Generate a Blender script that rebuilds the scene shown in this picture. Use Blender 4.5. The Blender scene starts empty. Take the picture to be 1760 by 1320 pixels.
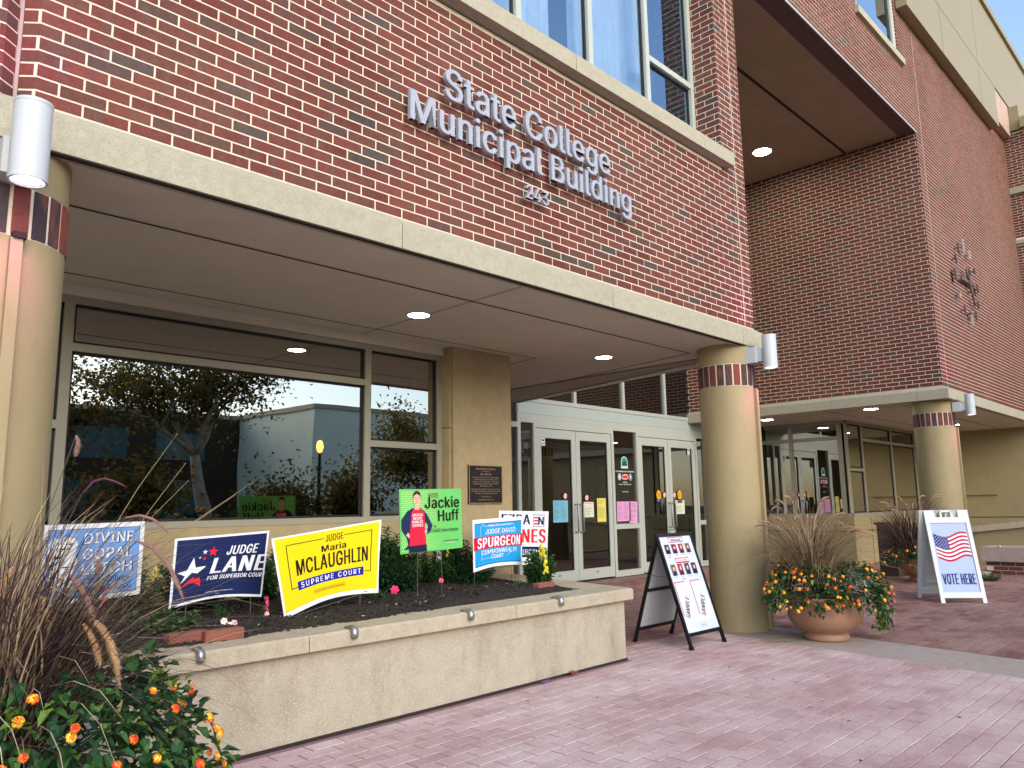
import bpy, math, random
from mathutils import Vector, Matrix
import numpy as np
rad = math.radians
S = bpy.context.scene
COL = S.collection

# ------------------------------------------------------------ camera, light, exposure
YAW, PITCH, ROLL = rad(45.7785), rad(8.9469), rad(-0.948865)
FPX, CAM = 1327.93, Vector((0.0, 0.0, 1.23))
_f = Vector((math.sin(YAW)*math.cos(PITCH), math.cos(YAW)*math.cos(PITCH), math.sin(PITCH)))
_r = Vector((math.cos(YAW), -math.sin(YAW), 0)); _u = _r.cross(_f)
c_, s_ = math.cos(ROLL), math.sin(ROLL)
CR, CU = _r*c_ + _u*s_, _u*c_ - _r*s_
camd = bpy.data.cameras.new('camera'); cam = bpy.data.objects.new('camera', camd); COL.objects.link(cam)
m = Matrix((CR, CU, -_f)).transposed().to_4x4(); m.translation = CAM; cam.matrix_world = m
camd.sensor_width = 36; camd.lens = 36*FPX/1760; camd.clip_start = .05; camd.clip_end = 2000
S.camera = cam

SUN_EL, SUN_AZ = rad(28), rad(196)          # compass style: 0 = +Y, clockwise
w = bpy.data.worlds.new('World'); S.world = w; w.use_nodes = True
nt = w.node_tree; bg = nt.nodes['Background']
sky = nt.nodes.new('ShaderNodeTexSky'); sky.sky_type = 'NISHITA'; sky.sun_disc = False
sky.sun_elevation = SUN_EL; sky.sun_rotation = SUN_AZ; sky.air_density = 1.0; sky.dust_density = 1.6; sky.ozone_density = 1.2
nt.links.new(sky.outputs[0], bg.inputs[0]); bg.inputs[1].default_value = 0.15
sl = bpy.data.lights.new('sun', 'SUN'); sl.energy = 0.5; sl.angle = rad(60); sl.color = (1, .96, .93)
so = bpy.data.objects.new('sun', sl); COL.objects.link(so)
sd = Vector((math.sin(SUN_AZ)*math.cos(SUN_EL), math.cos(SUN_AZ)*math.cos(SUN_EL), math.sin(SUN_EL)))
so.rotation_euler = sd.to_track_quat('Z', 'Y').to_euler(); so.location = (0, -20, 20)
S.view_settings.view_transform = 'Standard'; S.view_settings.look = 'None'
S.view_settings.gamma = 1; S.view_settings.use_curve_mapping = False
S.view_settings.exposure = 1.38
S.cycles.max_bounces = 10; S.cycles.transparent_max_bounces = 12; S.cycles.glossy_bounces = 5

def px(P):
    d = Vector(P)-CAM; z = d.dot(_f)
    if z <= .05: return None
    return 880+FPX*d.dot(CR)/z, 660-FPX*d.dot(CU)/z, z

# ------------------------------------------------------------ materials
def lin(h):
    h = h.lstrip('#'); o = []
    for i in (0, 2, 4):
        v = int(h[i:i+2], 16)/255; o.append(v/12.92 if v <= .04045 else ((v+.055)/1.055)**2.4)
    return tuple(o)+(1,)
MATS = {}
def base_mat(name):
    mt = bpy.data.materials.new(name); mt.use_nodes = True
    return mt, mt.node_tree, mt.node_tree.nodes['Principled BSDF']
def mat(name, col, rough=.6, var=.12, scale=6, bump=0, bscale=120, metal=0, speck=None, stain=0, spec=.4, stretch=None, emit=0):
    """procedural surface: two octaves of colour mottling, optional specks, stains and bump"""
    if name in MATS: return MATS[name]
    mt, t, p = base_mat(name); N = t.nodes.new; L = t.links.new
    col = lin(col) if isinstance(col, str) else tuple(col)[:3]+(1,)
    geo = N('ShaderNodeNewGeometry'); pos = geo.outputs['Position']
    if stretch:
        mp = N('ShaderNodeMapping'); mp.inputs['Scale'].default_value = stretch; L(pos, mp.inputs[0]); pos = mp.outputs[0]
    n1 = N('ShaderNodeTexNoise'); n1.inputs['Scale'].default_value = scale; n1.inputs['Detail'].default_value = 8; n1.inputs['Roughness'].default_value = .65
    L(pos, n1.inputs['Vector'])
    mr = N('ShaderNodeMapRange'); mr.inputs[1].default_value = .25; mr.inputs[2].default_value = .75
    mr.inputs[3].default_value = 1-var; mr.inputs[4].default_value = 1+var; L(n1.outputs[0], mr.inputs[0])
    hs = N('ShaderNodeHueSaturation'); hs.inputs['Color'].default_value = col; L(mr.outputs[0], hs.inputs['Value'])
    out = hs.outputs[0]
    if stain:
        n2 = N('ShaderNodeTexNoise'); n2.inputs['Scale'].default_value = 1.7; n2.inputs['Detail'].default_value = 6; n2.inputs['Roughness'].default_value = .7
        mp2 = N('ShaderNodeMapping'); mp2.inputs['Scale'].default_value = (1.6, 1.6, .5); L(geo.outputs['Position'], mp2.inputs[0]); L(mp2.outputs[0], n2.inputs['Vector'])
        r2 = N('ShaderNodeMapRange'); r2.inputs[1].default_value = .5; r2.inputs[2].default_value = .75; r2.inputs[4].default_value = stain; L(n2.outputs[0], r2.inputs[0])
        mx = N('ShaderNodeMix'); mx.data_type = 'RGBA'; L(r2.outputs[0], mx.inputs[0]); L(out, mx.inputs[6])
        mx.inputs[7].default_value = (col[0]*.45, col[1]*.38, col[2]*.33, 1); out = mx.outputs[2]
    if speck:
        vo = N('ShaderNodeTexVoronoi'); vo.inputs['Scale'].default_value = speck[1]; L(geo.outputs['Position'], vo.inputs['Vector'])
        r3 = N('ShaderNodeMapRange'); r3.inputs[1].default_value = speck[2]; r3.inputs[2].default_value = speck[2]*.6; L(vo.outputs[0], r3.inputs[0])
        wn = N('ShaderNodeSeparateColor'); L(vo.outputs['Color'], wn.inputs[0])
        mu = N('ShaderNodeMath'); mu.operation = 'MULTIPLY'; L(r3.outputs[0], mu.inputs[0]); L(wn.outputs[0], mu.inputs[1])
        mx = N('ShaderNodeMix'); mx.data_type = 'RGBA'; L(mu.outputs[0], mx.inputs[0]); L(out, mx.inputs[6]); mx.inputs[7].default_value = lin(speck[0]); out = mx.outputs[2]
    L(out, p.inputs['Base Color'])
    p.inputs['Roughness'].default_value = rough; p.inputs['Metallic'].default_value = metal; p.inputs['Specular IOR Level'].default_value = spec
    if bump:
        n3 = N('ShaderNodeTexNoise'); n3.inputs['Scale'].default_value = bscale; n3.inputs['Detail'].default_value = 5; L(geo.outputs['Position'], n3.inputs['Vector'])
        b = N('ShaderNodeBump'); b.inputs['Strength'].default_value = bump; b.inputs['Distance'].default_value = .01; L(n3.outputs[0], b.inputs['Height']); L(b.outputs[0], p.inputs['Normal'])
    if emit:
        p.inputs['Emission Color'].default_value = col; p.inputs['Emission Strength'].default_value = emit
    MATS[name] = mt; return mt
def rnd_value(t):
    """per-piece random: face attribute 'rnd' when the mesh has one, else the object's own random"""
    N = t.nodes.new; L = t.links.new
    a = N('ShaderNodeAttribute'); a.attribute_name = 'rnd'; oi = N('ShaderNodeObjectInfo')
    g = N('ShaderNodeMath'); g.operation = 'GREATER_THAN'; g.inputs[1].default_value = 0; L(a.outputs['Fac'], g.inputs[0])
    mx = N('ShaderNodeMix'); mx.data_type = 'FLOAT'; L(g.outputs[0], mx.inputs[0]); L(oi.outputs['Random'], mx.inputs[2]); L(a.outputs['Fac'], mx.inputs[3])
    return mx.outputs[0]
def ramp_mat(name, stops, rough=.7, mott=None, mott_amt=.5, mscale=(6, 6, 6), noise=.15, bump=0, bscale=200, interp='CONSTANT', transl=0, spec=.3, blotch=None):
    if name in MATS: return MATS[name]
    mt, t, p = base_mat(name); N = t.nodes.new; L = t.links.new
    rv = rnd_value(t); cr = N('ShaderNodeValToRGB'); cr.color_ramp.interpolation = interp
    el = cr.color_ramp.elements
    while len(el) < len(stops): el.new(.5)
    for e, (q, c) in zip(el, stops): e.position = q; e.color = lin(c) if isinstance(c, str) else c
    L(rv, cr.inputs[0]); out = cr.outputs[0]
    geo = N('ShaderNodeNewGeometry')
    if mott:
        mp = N('ShaderNodeMapping'); mp.inputs['Scale'].default_value = mscale; L(geo.outputs['Position'], mp.inputs[0])
        n = N('ShaderNodeTexNoise'); n.inputs['Scale'].default_value = 1; n.inputs['Detail'].default_value = 4; L(mp.outputs[0], n.inputs['Vector'])
        r = N('ShaderNodeMapRange'); r.inputs[1].default_value = .5; r.inputs[2].default_value = .68; r.inputs[4].default_value = mott_amt; L(n.outputs[0], r.inputs[0])
        mx = N('ShaderNodeMix'); mx.data_type = 'RGBA'; L(r.outputs[0], mx.inputs[0]); L(out, mx.inputs[6]); mx.inputs[7].default_value = lin(mott); out = mx.outputs[2]
    if blotch:   # broad efflorescence / wear patches: (colour, scale, amount)
        n = N('ShaderNodeTexNoise'); n.inputs['Scale'].default_value = blotch[1]; n.inputs['Detail'].default_value = 7; n.inputs['Roughness'].default_value = .65
        mp = N('ShaderNodeMapping'); mp.inputs['Scale'].default_value = (1, 1.5, 1); L(geo.outputs['Position'], mp.inputs[0]); L(mp.outputs[0], n.inputs['Vector'])
        r = N('ShaderNodeMapRange'); r.inputs[1].default_value = .42; r.inputs[2].default_value = .66; r.inputs[4].default_value = blotch[2]; L(n.outputs[0], r.inputs[0])
        mx = N('ShaderNodeMix'); mx.data_type = 'RGBA'; L(r.outputs[0], mx.inputs[0]); L(out, mx.inputs[6]); mx.inputs[7].default_value = lin(blotch[0]); out = mx.outputs[2]
    n = N('ShaderNodeTexNoise'); n.inputs['Scale'].default_value = 45; n.inputs['Detail'].default_value = 5; L(geo.outputs['Position'], n.inputs['Vector'])
    mr = N('ShaderNodeMapRange'); mr.inputs[1].default_value = .3; mr.inputs[2].default_value = .7; mr.inputs[3].default_value = 1-noise; mr.inputs[4].default_value = 1+noise; L(n.outputs[0], mr.inputs[0])
    hs = N('ShaderNodeHueSaturation'); L(mr.outputs[0], hs.inputs['Value']); L(out, hs.inputs['Color']); L(hs.outputs[0], p.inputs['Base Color'])
    p.inputs['Roughness'].default_value = rough; p.inputs['Specular IOR Level'].default_value = spec
    if bump:
        n3 = N('ShaderNodeTexNoise'); n3.inputs['Scale'].default_value = bscale; n3.inputs['Detail'].default_value = 4; L(geo.outputs['Position'], n3.inputs['Vector'])
        b = N('ShaderNodeBump'); b.inputs['Strength'].default_value = bump; b.inputs['Distance'].default_value = .006; L(n3.outputs[0], b.inputs['Height']); L(b.outputs[0], p.inputs['Normal'])
    if transl:
        tr = N('ShaderNodeBsdfTranslucent'); L(hs.outputs[0], tr.inputs[0]); ms = N('ShaderNodeMixShader'); ms.inputs[0].default_value = transl
        o = [x for x in t.nodes if x.type == 'OUTPUT_MATERIAL'][0]; L(p.outputs[0], ms.inputs[1]); L(tr.outputs[0], ms.inputs[2]); L(ms.outputs[0], o.inputs[0])
    MATS[name] = mt; return mt
def glass(name, tint, base, gain, gcol=(.9, .95, 1)):
    """coated window glass: partly see-through, partly a mirror"""
    mt, t, p = base_mat(name); t.nodes.remove(p); N = t.nodes.new; L = t.links.new
    tr = N('ShaderNodeBsdfTransparent'); tr.inputs[0].default_value = tuple(tint)+(1,)
    gl = N('ShaderNodeBsdfGlossy'); gl.inputs['Roughness'].default_value = .004; gl.inputs[0].default_value = tuple(gcol)+(1,)
    geo = N('ShaderNodeNewGeometry'); nz = N('ShaderNodeTexNoise'); nz.inputs['Scale'].default_value = .9; L(geo.outputs['Position'], nz.inputs['Vector'])
    b = N('ShaderNodeBump'); b.inputs['Strength'].default_value = .06; b.inputs['Distance'].default_value = .02; L(nz.outputs[0], b.inputs['Height']); L(b.outputs[0], gl.inputs['Normal'])
    fr = N('ShaderNodeFresnel'); fr.inputs[0].default_value = 1.5
    ma = N('ShaderNodeMath'); ma.operation = 'MULTIPLY_ADD'; ma.use_clamp = True; ma.inputs[1].default_value = gain; ma.inputs[2].default_value = base; L(fr.outputs[0], ma.inputs[0])
    ms = N('ShaderNodeMixShader'); L(ma.outputs[0], ms.inputs[0]); L(tr.outputs[0], ms.inputs[1]); L(gl.outputs[0], ms.inputs[2])
    o = [x for x in t.nodes if x.type == 'OUTPUT_MATERIAL'][0]; L(ms.outputs[0], o.inputs[0]); return mt
def emat(name, col, strength):
    mt, t, p = base_mat(name); p.inputs['Base Color'].default_value = (.8, .8, .8, 1)
    p.inputs['Emission Color'].default_value = tuple(col)+(1,); p.inputs['Emission Strength'].default_value = strength; return mt

BRICK = ramp_mat('red_clay_brick', [(0, '#444240'), (.03, '#413c39'), (.045, '#503c36'), (.10, '#5d3831'), (.22, '#66322d'), (.42, '#6a352f'), (.6, '#602d28'), (.78, '#6f3a32'), (.92, '#603831')],
    rough=.82, mott='#544542', mott_amt=.75, mscale=(17, 17, 5), bump=.35, noise=.15, blotch=('#84574a', .7, .35))
MORTAR = mat('cream_mortar', '#e2d3ba', rough=.9, var=.1, scale=30, bump=.4, bscale=260)
STONE = mat('cast_limestone', '#a9a490', rough=.85, var=.13, scale=22, bump=.3, bscale=220, speck=('#8d8368', 130, .42), stain=.12)
CAPS = mat('limestone_cap', '#aea48d', rough=.82, var=.14, scale=15, bump=.3, bscale=180, speck=('#7e7461', 110, .35), stain=.35)
AGG = mat('exposed_aggregate_stucco', '#aaa28f', rough=.9, var=.12, scale=7, bump=.5, bscale=300, speck=('#d6cdb6', 150, .42), stain=.55)
COLM = mat('tan_painted_column', '#9a8c67', rough=.6, var=.09, scale=5, bump=.15, bscale=40, stain=.34, stretch=(1, 1, .3), speck=('#7f7355', 60, .10))
PIER = mat('beige_stone_pier', '#a39370', rough=.8, var=.12, scale=10, bump=.25, bscale=160, stain=.15)
SOFF = mat('mauve_grey_stucco', '#cdc5b2', rough=.9, var=.07, scale=3.5, bump=.25, bscale=180)
SOFB = mat('brown_stucco', '#b09a7e', rough=.9, var=.10, scale=2.5, bump=.25, bscale=160)
GROOVE = mat('dark_reveal_joint', '#2c2220', rough=.9)
ALU = mat('grey_aluminium_frame', '#aeb4ab', rough=.42, var=.03, scale=3, spec=.5)
ALUD = mat('tan_aluminium_frame', '#938f7d', rough=.42, var=.04, scale=3, spec=.5)
GASK = mat('black_gasket', '#141514', rough=.6)
FASC = mat('tan_metal_panel', '#8f8467', rough=.5, var=.04, scale=1.5)
FASP = mat('pink_metal_panel', '#b69a88', rough=.5, var=.04, scale=2)
BEIGE = mat('beige_stucco_wall', '#9b8e69', rough=.85, var=.09, scale=4, bump=.2, bscale=120, stain=.12)
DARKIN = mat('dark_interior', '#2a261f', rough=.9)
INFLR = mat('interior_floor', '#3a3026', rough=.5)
WHITEP = mat('white_powder_coat', '#bcc2c5', rough=.4, var=.03)
LETM = mat('brushed_aluminium_letter', '#a2a7b1', rough=.55, var=.06, scale=20, metal=.15)
STEEL = mat('dull_steel', '#9b9c9b', rough=.35, metal=.8, var=.08, scale=40)
BLACK = mat('black_paint', '#0e0e10', rough=.45)
TERRA = mat('terracotta_fibreglass', '#9a735b', rough=.6, var=.12, scale=6, bump=.12, bscale=90, stain=.2)
SOIL = mat('dark_mulch', '#2b2521', rough=.95, var=.5, scale=60, bump=1.0, bscale=170, speck=('#b0a596', 75, .17))
CONC = mat('grey_concrete', '#a0938a', rough=.9, var=.12, scale=12, bump=.3, bscale=160, stain=.35)
PINKB = mat('pink_stamped_joint', '#86696a', rough=.9, var=.35, scale=1.6, bump=.3)
PAVA = ramp_mat('pink_stamped_concrete', [(0, '#b19693'), (.35, '#b69b98'), (.7, '#ab8e8b')], interp='LINEAR', rough=.75, mott='#94737a', mott_amt=.4, mscale=(6, 9, 6), noise=.10, bump=.4, bscale=90, blotch=('#cfc0bd', 1.1, .65))
PAVB = ramp_mat('red_clay_paver', [(0, '#7c5c56'), (.3, '#86605a'), (.6, '#8b6e67'), (.85, '#745049')], interp='LINEAR', rough=.8, mott='#5d3f3c', mott_amt=.5, mscale=(7, 9, 4), noise=.14, bump=.4, bscale=110, blotch=('#a18679', 1.1, .6))
PAVJ = mat('paver_joint_sand', '#43332f', rough=.95, var=.2, scale=20)
GL_BIG = glass('tinted_window_glass', (.30, .30, .28), .35, 1.6, (1, .98, .92))
GL_DOOR = glass('door_glass', (.42, .40, .34), .10, 1.5)
GL_UP = glass('upper_window_glass', (.75, .84, .92), .24, 1.3, (.60, .80, 1))
CURT = mat('white_curtain', '#d3dfe6', rough=.8)
EM_DL = emat('downlight_lens', (1, .92, .80), 30)
EM_PK = emat('magenta_white_led', (1, .80, .97), 5)
EM_ST = emat('sodium_lamp', (1, .50, .07), 2.2)

# ------------------------------------------------------------ mesh helpers
class MB:
    def __init__(s): s.v = []; s.f = []; s.m = []; s.r = []; s.mats = []
    def mi(s, m):
        if m not in s.mats: s.mats.append(m)
        return s.mats.index(m)
    def add(s, vs, fs, m, r=0.0):
        o = len(s.v); i = s.mi(m); s.v.extend([tuple(p) for p in vs])
        for f in fs: s.f.append(tuple(o+k for k in f)); s.m.append(i); s.r.append(r)
    def box(s, x0, x1, y0, y1, z0, z1, m, r=0.0):
        s.add([(x0,y0,z0),(x1,y0,z0),(x1,y1,z0),(x0,y1,z0),(x0,y0,z1),(x1,y0,z1),(x1,y1,z1),(x0,y1,z1)],
              [(0,3,2,1),(4,5,6,7),(0,1,5,4),(1,2,6,5),(2,3,7,6),(3,0,4,7)], m, r)
    def prism(s, poly, z0, z1, m):
        n = len(poly); vs = [(x, y, z0) for x, y in poly]+[(x, y, z1) for x, y in poly]
        s.add(vs, [tuple(range(n))[::-1], tuple(range(n, 2*n))]+[(i, (i+1) % n, n+(i+1) % n, n+i) for i in range(n)], m)
    def tube(s, pts, rads, m, n=8, cap=True, r=0.0):
        pts = [Vector(p) for p in pts]
        if not hasattr(rads, '__len__'): rads = [rads]*len(pts)
        vs = []; fs = []; ref = None
        for i, p in enumerate(pts):
            d = (pts[min(i+1, len(pts)-1)]-pts[max(i-1, 0)]).normalized()
            if ref is None: ref = d.orthogonal().normalized()
            ref = (ref-d*ref.dot(d)).normalized(); b = d.cross(ref)
            for k in range(n):
                a = 2*math.pi*k/n; vs.append(p+(ref*math.cos(a)+b*math.sin(a))*rads[i])
        for i in range(len(pts)-1):
            for k in range(n): a = i*n+k; b_ = i*n+(k+1) % n; fs.append((a, b_, b_+n, a+n))
        if cap: fs.append(tuple(range(n))[::-1]); fs.append(tuple(range((len(pts)-1)*n, len(pts)*n)))
        s.add(vs, fs, m, r)
    def lathe(s, prof, c, m, n=40, cap=False):
        vs = []; fs = []
        for rr, z in prof:
            for k in range(n): a = 2*math.pi*k/n; vs.append((c[0]+rr*math.cos(a), c[1]+rr*math.sin(a), z))
        for i in range(len(prof)-1):
            for k in range(n): a = i*n+k; b = i*n+(k+1) % n; fs.append((a, b, b+n, a+n))
        if cap: fs.append(tuple(range(n))[::-1]); fs.append(tuple(range((len(prof)-1)*n, len(prof)*n)))
        s.add(vs, fs, m)
    def fbox(s, F, u0, u1, v0, v1, w0, w1, m):
        O, U, V, W = F
        vs = [O+U*a+V*b+W*c for c in (w0, w1) for b in (v0, v1) for a in (u0, u1)]
        s.add(vs, [(0,2,3,1),(4,5,7,6),(0,1,5,4),(1,3,7,5),(3,2,6,7),(2,0,4,6)], m)
    def build(s, name, parent=None, smooth=False, kind=None, label=None):
        me = bpy.data.meshes.new(name); me.from_pydata(s.v, [], s.f); me.update()
        for q in s.mats: me.materials.append(q)
        me.polygons.foreach_set('material_index', s.m)
        if any(s.r):
            a = me.attributes.new('rnd', 'FLOAT', 'FACE'); a.data.foreach_set('value', s.r)
        if smooth: me.polygons.foreach_set('use_smooth', [True]*len(s.f))
        o = bpy.data.objects.new(name, me); COL.objects.link(o)
        if parent is not None: o.parent = parent; o.matrix_parent_inverse = Matrix.Translation(-Vector(parent['wloc'])) if 'wloc' in parent else Matrix()
        if kind: o['kind'] = kind
        if label: o['label'] = label
        return o
def thing(name, label, cat, loc=(0, 0, 0), group=None):
    o = bpy.data.objects.new(name, None); COL.objects.link(o); o.location = loc; o['wloc'] = list(loc); o.empty_display_size = .1
    o['label'] = label; o['category'] = cat
    if group: o['group'] = group
    return o
def tag(o, label, cat, group=None):
    o['label'] = label; o['category'] = cat
    if group: o['group'] = group
    return o
def smooth_by_angle(o, deg=40):
    me = o.data; me.polygons.foreach_set('use_smooth', [True]*len(me.polygons))
    try: me.set_sharp_from_angle(angle=rad(deg))
    except Exception: pass
FONT = None
try:      # a plain grotesque that ships with Blender; the built-in font is used if it is missing
    import os
    _fp = os.path.join(bpy.utils.system_resource('DATAFILES'), 'fonts', 'Inter.woff2')
    if os.path.exists(_fp): FONT = bpy.data.fonts.load(_fp)
except Exception: FONT = None
_tc = {}
from mathutils.geometry import tessellate_polygon
def _loops(txt, size, sp):
    """closed outlines of a text"""
    cu = bpy.data.curves.new('t', 'FONT'); cu.body = txt; cu.size = size; cu.resolution_u = 4; cu.space_character = sp; cu.fill_mode = 'NONE'
    if FONT: cu.font = FONT
    ob = bpy.data.objects.new('t', cu); me = bpy.data.meshes.new_from_object(ob)
    P = [(v.co.x, v.co.y) for v in me.vertices]; nb = {}
    for e in me.edges:
        a, b = e.vertices; nb.setdefault(a, []).append(b); nb.setdefault(b, []).append(a)
    bpy.data.objects.remove(ob); bpy.data.curves.remove(cu); bpy.data.meshes.remove(me)
    seen = set(); out = []
    for st in sorted(nb):
        if st in seen: continue
        lp = [st]; seen.add(st); cur = st
        while True:
            nx = [k for k in nb[cur] if k not in seen]
            if not nx: break
            if len(lp) == 1: nx = [min(nx, key=lambda k: (k != st+1, k))]
            cur = nx[0]; seen.add(cur); lp.append(cur)
        if len(lp) > 2: out.append([P[k] for k in lp])
    return out
def _area(l): return sum(a[0]*b[1]-b[0]*a[1] for a, b in zip(l, l[1:]+l[:1]))/2
def _inside(p, l):
    c = False
    for a, b in zip(l, l[1:]+l[:1]):
        if (a[1] > p[1]) != (b[1] > p[1]) and p[0] < (b[0]-a[0])*(p[1]-a[1])/(b[1]-a[1])+a[0]: c = not c
    return c
def tmesh(txt, size, xs=1.0, bold=0.0, shear=0.0, ext=0.0, sp=1.0):
    sp *= 1.03; k = (txt, size, ext, sp)
    if k in _tc: return _tc[k]
    L = _loops(txt, size, sp); V = []; F = []
    if L:
        sg = 1 if _area(max(L, key=lambda l: abs(_area(l)))) > 0 else -1
        outer = [l for l in L if _area(l)*sg > 0]; holes = [l for l in L if _area(l)*sg < 0]; own = {i: [] for i in range(len(outer))}
        for h in holes:
            c = [i for i, o in enumerate(outer) if _inside(h[0], o)]
            if c: own[min(c, key=lambda i: abs(_area(outer[i])))].append(h)
        for i, o in enumerate(outer):
            polys = [o]+own[i]; base = len(V); pts = [p for q in polys for p in q]; dz = i*.00002
            tr = tessellate_polygon([[Vector((x, y, 0)) for x, y in q] for q in polys]); V += [(x, y, ext+dz) for x, y in pts]; F += [tuple(base+a for a in t) for t in tr]
            if ext:
                b2 = len(V); V += [(x, y, -ext) for x, y in pts]; n0 = 0
                for q in polys:
                    n = len(q); F += [(base+n0+a, base+n0+(a+1) % n, b2+n0+(a+1) % n, b2+n0+a) for a in range(n)]; n0 += n
    _tc[k] = (V, F); return V, F

# ------------------------------------------------------------ ground and paving
g = MB(); g.box(-300, 300, -300, 300, -.6, -.03, mat('street_asphalt', '#3c3b3a', rough=.95, var=.2, scale=5, bump=.2))
g.build('ground')['kind'] = 'structure'
g = MB(); g.add([(-8,-22,-.026),(24,-22,-.026),(24,-6,-.026),(-8,-6,-.026)], [(0,1,2,3)], mat('lawn_green', '#38442a', rough=.95, var=.4, scale=9, bump=.5, bscale=60))
g.build('lawn')['kind'] = 'structure'
def edge_x(y): return 6.70+(y-3.146)*.163          # paving edge that runs askew, from the column out to the street
def edge_x2(y): return 7.36+(y-2.86)*.163
pink = MB(); pink.add([(-8,-6,-.0025),(edge_x(-6),-6,-.0025),(edge_x(4.3),4.3,-.0025),(-8,4.3,-.0025)], [(0,1,2,3)], PINKB); PA = pink.build('stamped_pavement'); PA['kind'] = 'structure'
red = MB(); red.add([(edge_x2(-6),-6,-.0025),(22,-6,-.0025),(22,8.4,-.0025),(4.9,8.4,-.0025),(4.9,4.3,-.0025),(edge_x2(4.3),4.3,-.0025)], [(0,1,2,3,4,5)], PAVJ); PB = red.build('brick_pavement'); PB['kind'] = 'structure'
st = MB(); st.add([(edge_x(-6),-6,-.002),(edge_x2(-6),-6,-.002),(edge_x2(4.3),4.3,-.002),(edge_x(4.3),4.3,-.002)], [(0,1,2,3)], CONC)
PC = st.build('concrete_strip'); PC['kind'] = 'structure'
def paving(base, inside, x0, x1, y0, y1, lx, ly, gap, m, top, seed, cut=None):
    rn = random.Random(seed); cand = []; clipped = []
    ny = int((y1-y0)/ly); nx = int((x1-x0)/lx)+2
    for j in range(ny):
        off = (j % 2)*.5+rn.uniform(-.03, .03)
        for i in range(nx):
            cx = x0+(i+off)*lx+lx/2; cy = y0+j*ly+ly/2
            if not inside(cx, cy): 
                cc = [(cx-lx/2+gap/2, cy-ly/2+gap/2), (cx+lx/2-gap/2, cy-ly/2+gap/2), (cx+lx/2-gap/2, cy+ly/2-gap/2), (cx-lx/2+gap/2, cy+ly/2-gap/2)]
                if cut and cut[2](cx, cy):
                    g = lambda p: cut[1]*(p[0]-cut[0](p[1])); o_ = []
                    for a, b in zip(cc, cc[1:]+cc[:1]):
                        ga, gb = g(a), g(b)
                        if ga > 0: o_.append(a)
                        if ga*gb < 0: t = ga/(ga-gb); o_.append((a[0]+(b[0]-a[0])*t, a[1]+(b[1]-a[1])*t))
                    if len(o_) > 2: clipped.append((o_, rn.random()*.98+.01))
                continue
            q = px((cx, cy, 0)); sz = 0
            if q and -60 < q[0] < 1820 and -60 < q[1] < 1400: sz = 1/q[2]
            cand.append((sz, cx, cy, rn.random()*.98+.01, rn.uniform(-.0012, .0012)))
    cand.sort(key=lambda c: -c[0])
    def piece(mb, cx, cy, z, r):
        a, b = lx/2-gap*.72, ly/2-gap*.40; e = .002
        vs = [(cx-a,cy-b,z-.009),(cx+a,cy-b,z-.009),(cx+a,cy+b,z-.009),(cx-a,cy+b,z-.009),(cx-a,cy-b,z-.003),(cx+a,cy-b,z-.003),(cx+a,cy+b,z-.003),(cx-a,cy+b,z-.003),
              (cx-a+e,cy-b+e,z),(cx+a-e,cy-b+e,z),(cx+a-e,cy+b-e,z),(cx-a+e,cy+b-e,z)]
        mb.add(vs, [(8,9,10,11),(4,5,9,8),(5,6,10,9),(6,7,11,10),(7,4,8,11),(0,1,5,4),(1,2,6,5),(2,3,7,6),(3,0,4,7)], m, r)
    one = MB(); piece(one, 0, 0, 0, 0.0); src = one.build('paver', base); me = src.data; COL.objects.unlink(src); bpy.data.objects.remove(src)
    for c in cand[:300]:
        o = bpy.data.objects.new('paver', me); COL.objects.link(o); o.parent = base; o.location = (c[1], c[2], top+c[4])
    rest = MB()
    for c in cand[300:]: piece(rest, c[1], c[2], top+c[4], c[3])
    for o_, rv in clipped:
        n = len(o_); rest.add([(x, y, top-.009) for x, y in o_]+[(x, y, top) for x, y in o_], [tuple(range(n, 2*n))]+[(i, (i+1) % n, n+(i+1) % n, n+i) for i in range(n)], m, rv)
    rest.build('paving', base, kind='stuff')
paving(PA, lambda x, y: x+.1 < edge_x(y) and not (y > 3.80 and x < 5.2) , -4, 7.2, -3.0, 4.25, .203, .1015, .0065, PAVA, 0.0, 3, (edge_x, -1, lambda x, y: abs(x-edge_x(y)) < .25 and y < 4.2))
paving(PB, lambda x, y: (x-.1 > edge_x2(y) if y < 4.32 else x > 5.6+.16*(y-4.3)) and not (x > 13.6 and y > 5.9), 4.9, 20.4, -3.0, 8.1, .203, .1015, .008, PAVB, 0.0, 4, (edge_x2, 1, lambda x, y: abs(x-edge_x2(y)) < .25 and y < 4.2))

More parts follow.
